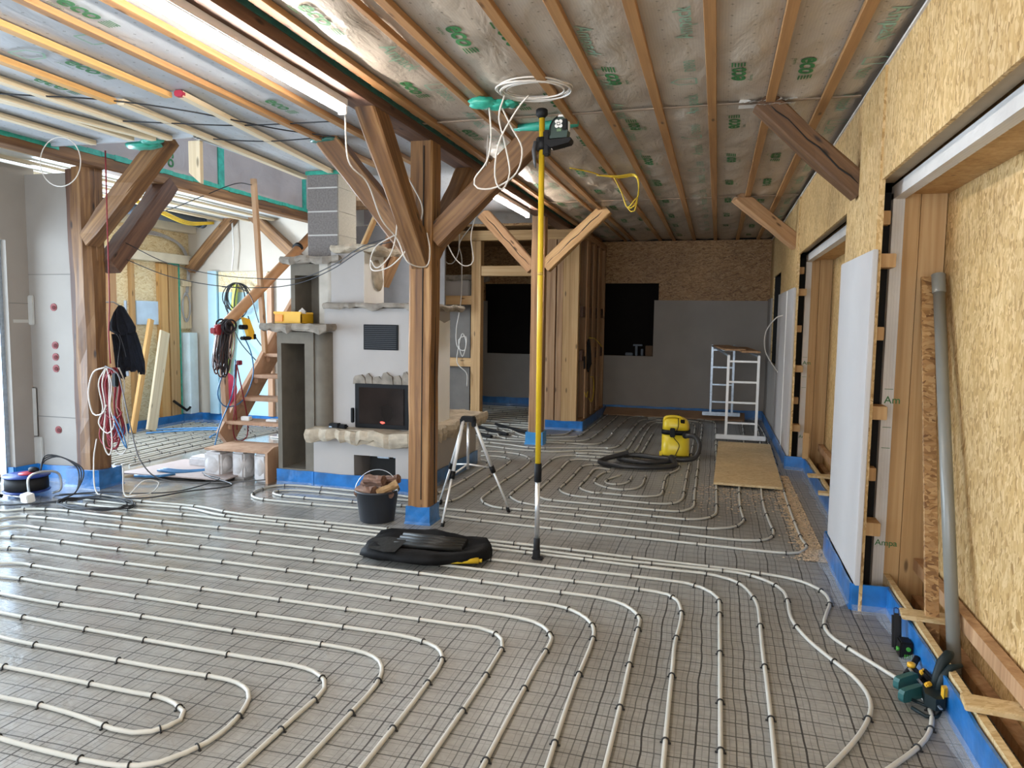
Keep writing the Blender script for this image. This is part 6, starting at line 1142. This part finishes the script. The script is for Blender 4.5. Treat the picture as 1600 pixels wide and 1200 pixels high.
cable('white cable hanging from the far right wall panel into the dark corner', [(.80,9.9,1.72),(.72,10.0,1.68),(.62,10.2,1.50),(.63,10.3,1.25),(.74,10.3,1.05),(.79,10.2,.98)], .008, CABW)
for i, pts in enumerate(([(-4.75,3.6,3.0),(-4.3,3.75,2.985),(-3.9,4.0,3.0),(-3.5,4.3,2.985),(-3.2,4.9,3.0),(-2.9,5.2,3.0)], [(-4.2,4.45,3.0),(-3.8,4.55,2.985),(-3.4,4.75,3.0),(-2.7,4.8,3.0)], [(-4.0,5.0,3.0),(-3.5,5.15,2.985),(-3.0,5.2,3.0)])):
    cable('%s thin dark cable running across the grey left ceiling' % ORD[i], pts, .005, CABB)

# ================================================================ underfloor heating pipes
CLIPM = plain('clip_black', (.012,.012,.012), .5)
def clip_mesh():
    m = MB(); n = 8; r0 = .0128
    m.tube([(r0*math.cos(PI*k/n), 0, r0*math.sin(PI*k/n)) for k in range(n+1)], .0034, 6)
    m.box(-.021, -.010, -.0035, .0035, -.010, -.005); m.box(.010, .021, -.0035, .0035, -.010, -.005)
    m.tube([(-r0,0,0),(-r0,0,-.009)], .0034, 6); m.tube([(r0,0,0),(r0,0,-.009)], .0034, 6); return m
_c = clip_mesh().make('clip', CLIPM); CLIP = _c.data; bpy.data.objects.remove(_c)
def pipe(label, pts, group, ext=(0, 0), clips=True, zc=.0115, rad=.0096, pitch=.42, mt=None):
    P = [V((x, y, zc)) for x, y in pts]
    if ext[0]: d = (P[0]-P[1]).normalized(); P = [P[0]+d*ext[0]] + P
    if ext[1]: d = (P[-1]-P[-2]).normalized(); P = P + [P[-1]+d*ext[1]]
    # smooth the traced points a little, then draw them as one bent tube
    for _ in range(1): P = [P[0]] + [P[i]*.7 + (P[i-1]+P[i+1])*.15 for i in range(1, len(P)-1)] + [P[-1]]
    Q = spline(P, .05); m = MB(); m.tube(Q, rad, 10); o = m.make('heating_pipe', mt or PIPEM); tag(o, label, 'heating pipe', group)
    if clips:
        r = random.Random(int(abs(Q[0].x*100+Q[0].y*37))); s = r.uniform(.1, .4); acc = 0
        for a, b in zip(Q, Q[1:]):
            acc += (b-a).length
            if acc >= s:
                k = bpy.data.objects.new('pipe_clip', CLIP); C.objects.link(k); k.parent = o; k.location = ((a.x+b.x)/2, (a.y+b.y)/2, zc); k.rotation_euler = (0, 0, math.atan2(b.y-a.y, b.x-a.x) - PI/2)
                j = Q.index(b); turn = 0
                if 3 < j < len(Q)-4: turn = (Q[j+3]-Q[j]).normalized().angle((Q[j]-Q[j-3]).normalized(), 0)
                s = acc + pitch*r.uniform(.75, 1.35)*(.42 if turn > .22 else 1)
    return o
NUM = ['outermost', 'second', 'third', 'fourth', 'fifth', 'sixth', 'seventh', 'eighth', 'ninth', 'tenth', 'eleventh', 'twelfth', 'thirteenth', 'innermost']
for i in range(14):
    pipe('white heating pipe of the foreground loops, %s counted from the stove side' % NUM[i], PIPES['L%d' % (i+1)], 'foreground heating pipes', (0 if i < 3 else 1.1 if i < 12 else 1.0, .9 if i < 12 else 1.0), pitch=.40)
for i in range(9):
    w_ = 'outermost first' if i == 0 else NUM[i]
    pipe('heating pipe of the middle loops in front of the vacuum, %s from the outside' % (NUM[i] if i < 8 else 'innermost'), PIPES['M%d' % (i+1)], 'middle heating pipes', (0,0), pitch=.46)
for i in range(8):
    pipe('heating pipe sweeping from the rear post to the back wall, %s from the stud wall' % (ORD[i]), PIPES['N%d' % (i+1)], 'rear heating pipes', (0,0), pitch=.5)
for i in range(15):
    y = 9.55 + i*.24; pipe('heating pipe crossing the dim room under the timber frame, %s row from the front' % (ORD[i] if i < 14 else 'last'), [(-5.2, y+.25), (-4.2, y+.1+.04*math.sin(i*2)), (-3.4, y+.04), (-2.6 if y > 10.4 else -2.75, y-.02)], 'heating pipes in the dim room', pitch=.55)
for i in range(17):
    x = -7.55 + i*.098; pipe('heating pipe of the bright left room, %s from the left wall' % (ORD[i] if i < 14 else ('third last','second last','last')[i-14]), [(x, 6.3 - .0*i), (x+.02*math.sin(i*3), 7.4), (x, 8.4), (x+.01*i, 9.25)], 'heating pipes in the bright left room', pitch=.40)
for i in range(6):
    y = 8.4 + i*.16; pipe('heating pipe behind the staircase, %s row from the front' % ORD[i], [(-5.7, y+.05), (-5.0, y), (-4.3, y+.02)], 'heating pipes behind the staircase', pitch=.4)
for i, (xa, ya) in enumerate(((-3.0, 9.35), (-2.85, 9.62), (-2.65, 9.92))):
    m = MB(); m.tube(spline([(xa-.55, ya+.65, .03), (xa-.2, ya+.3, .03), (xa+.1, ya+.05, .03)], .04), .022, 10); o = m.make('insulated_pipe', BLACKR); tag(o, '%s black insulated pipe sleeve left of the rear post' % ORD[i], 'pipe sleeve', 'black pipe sleeves')
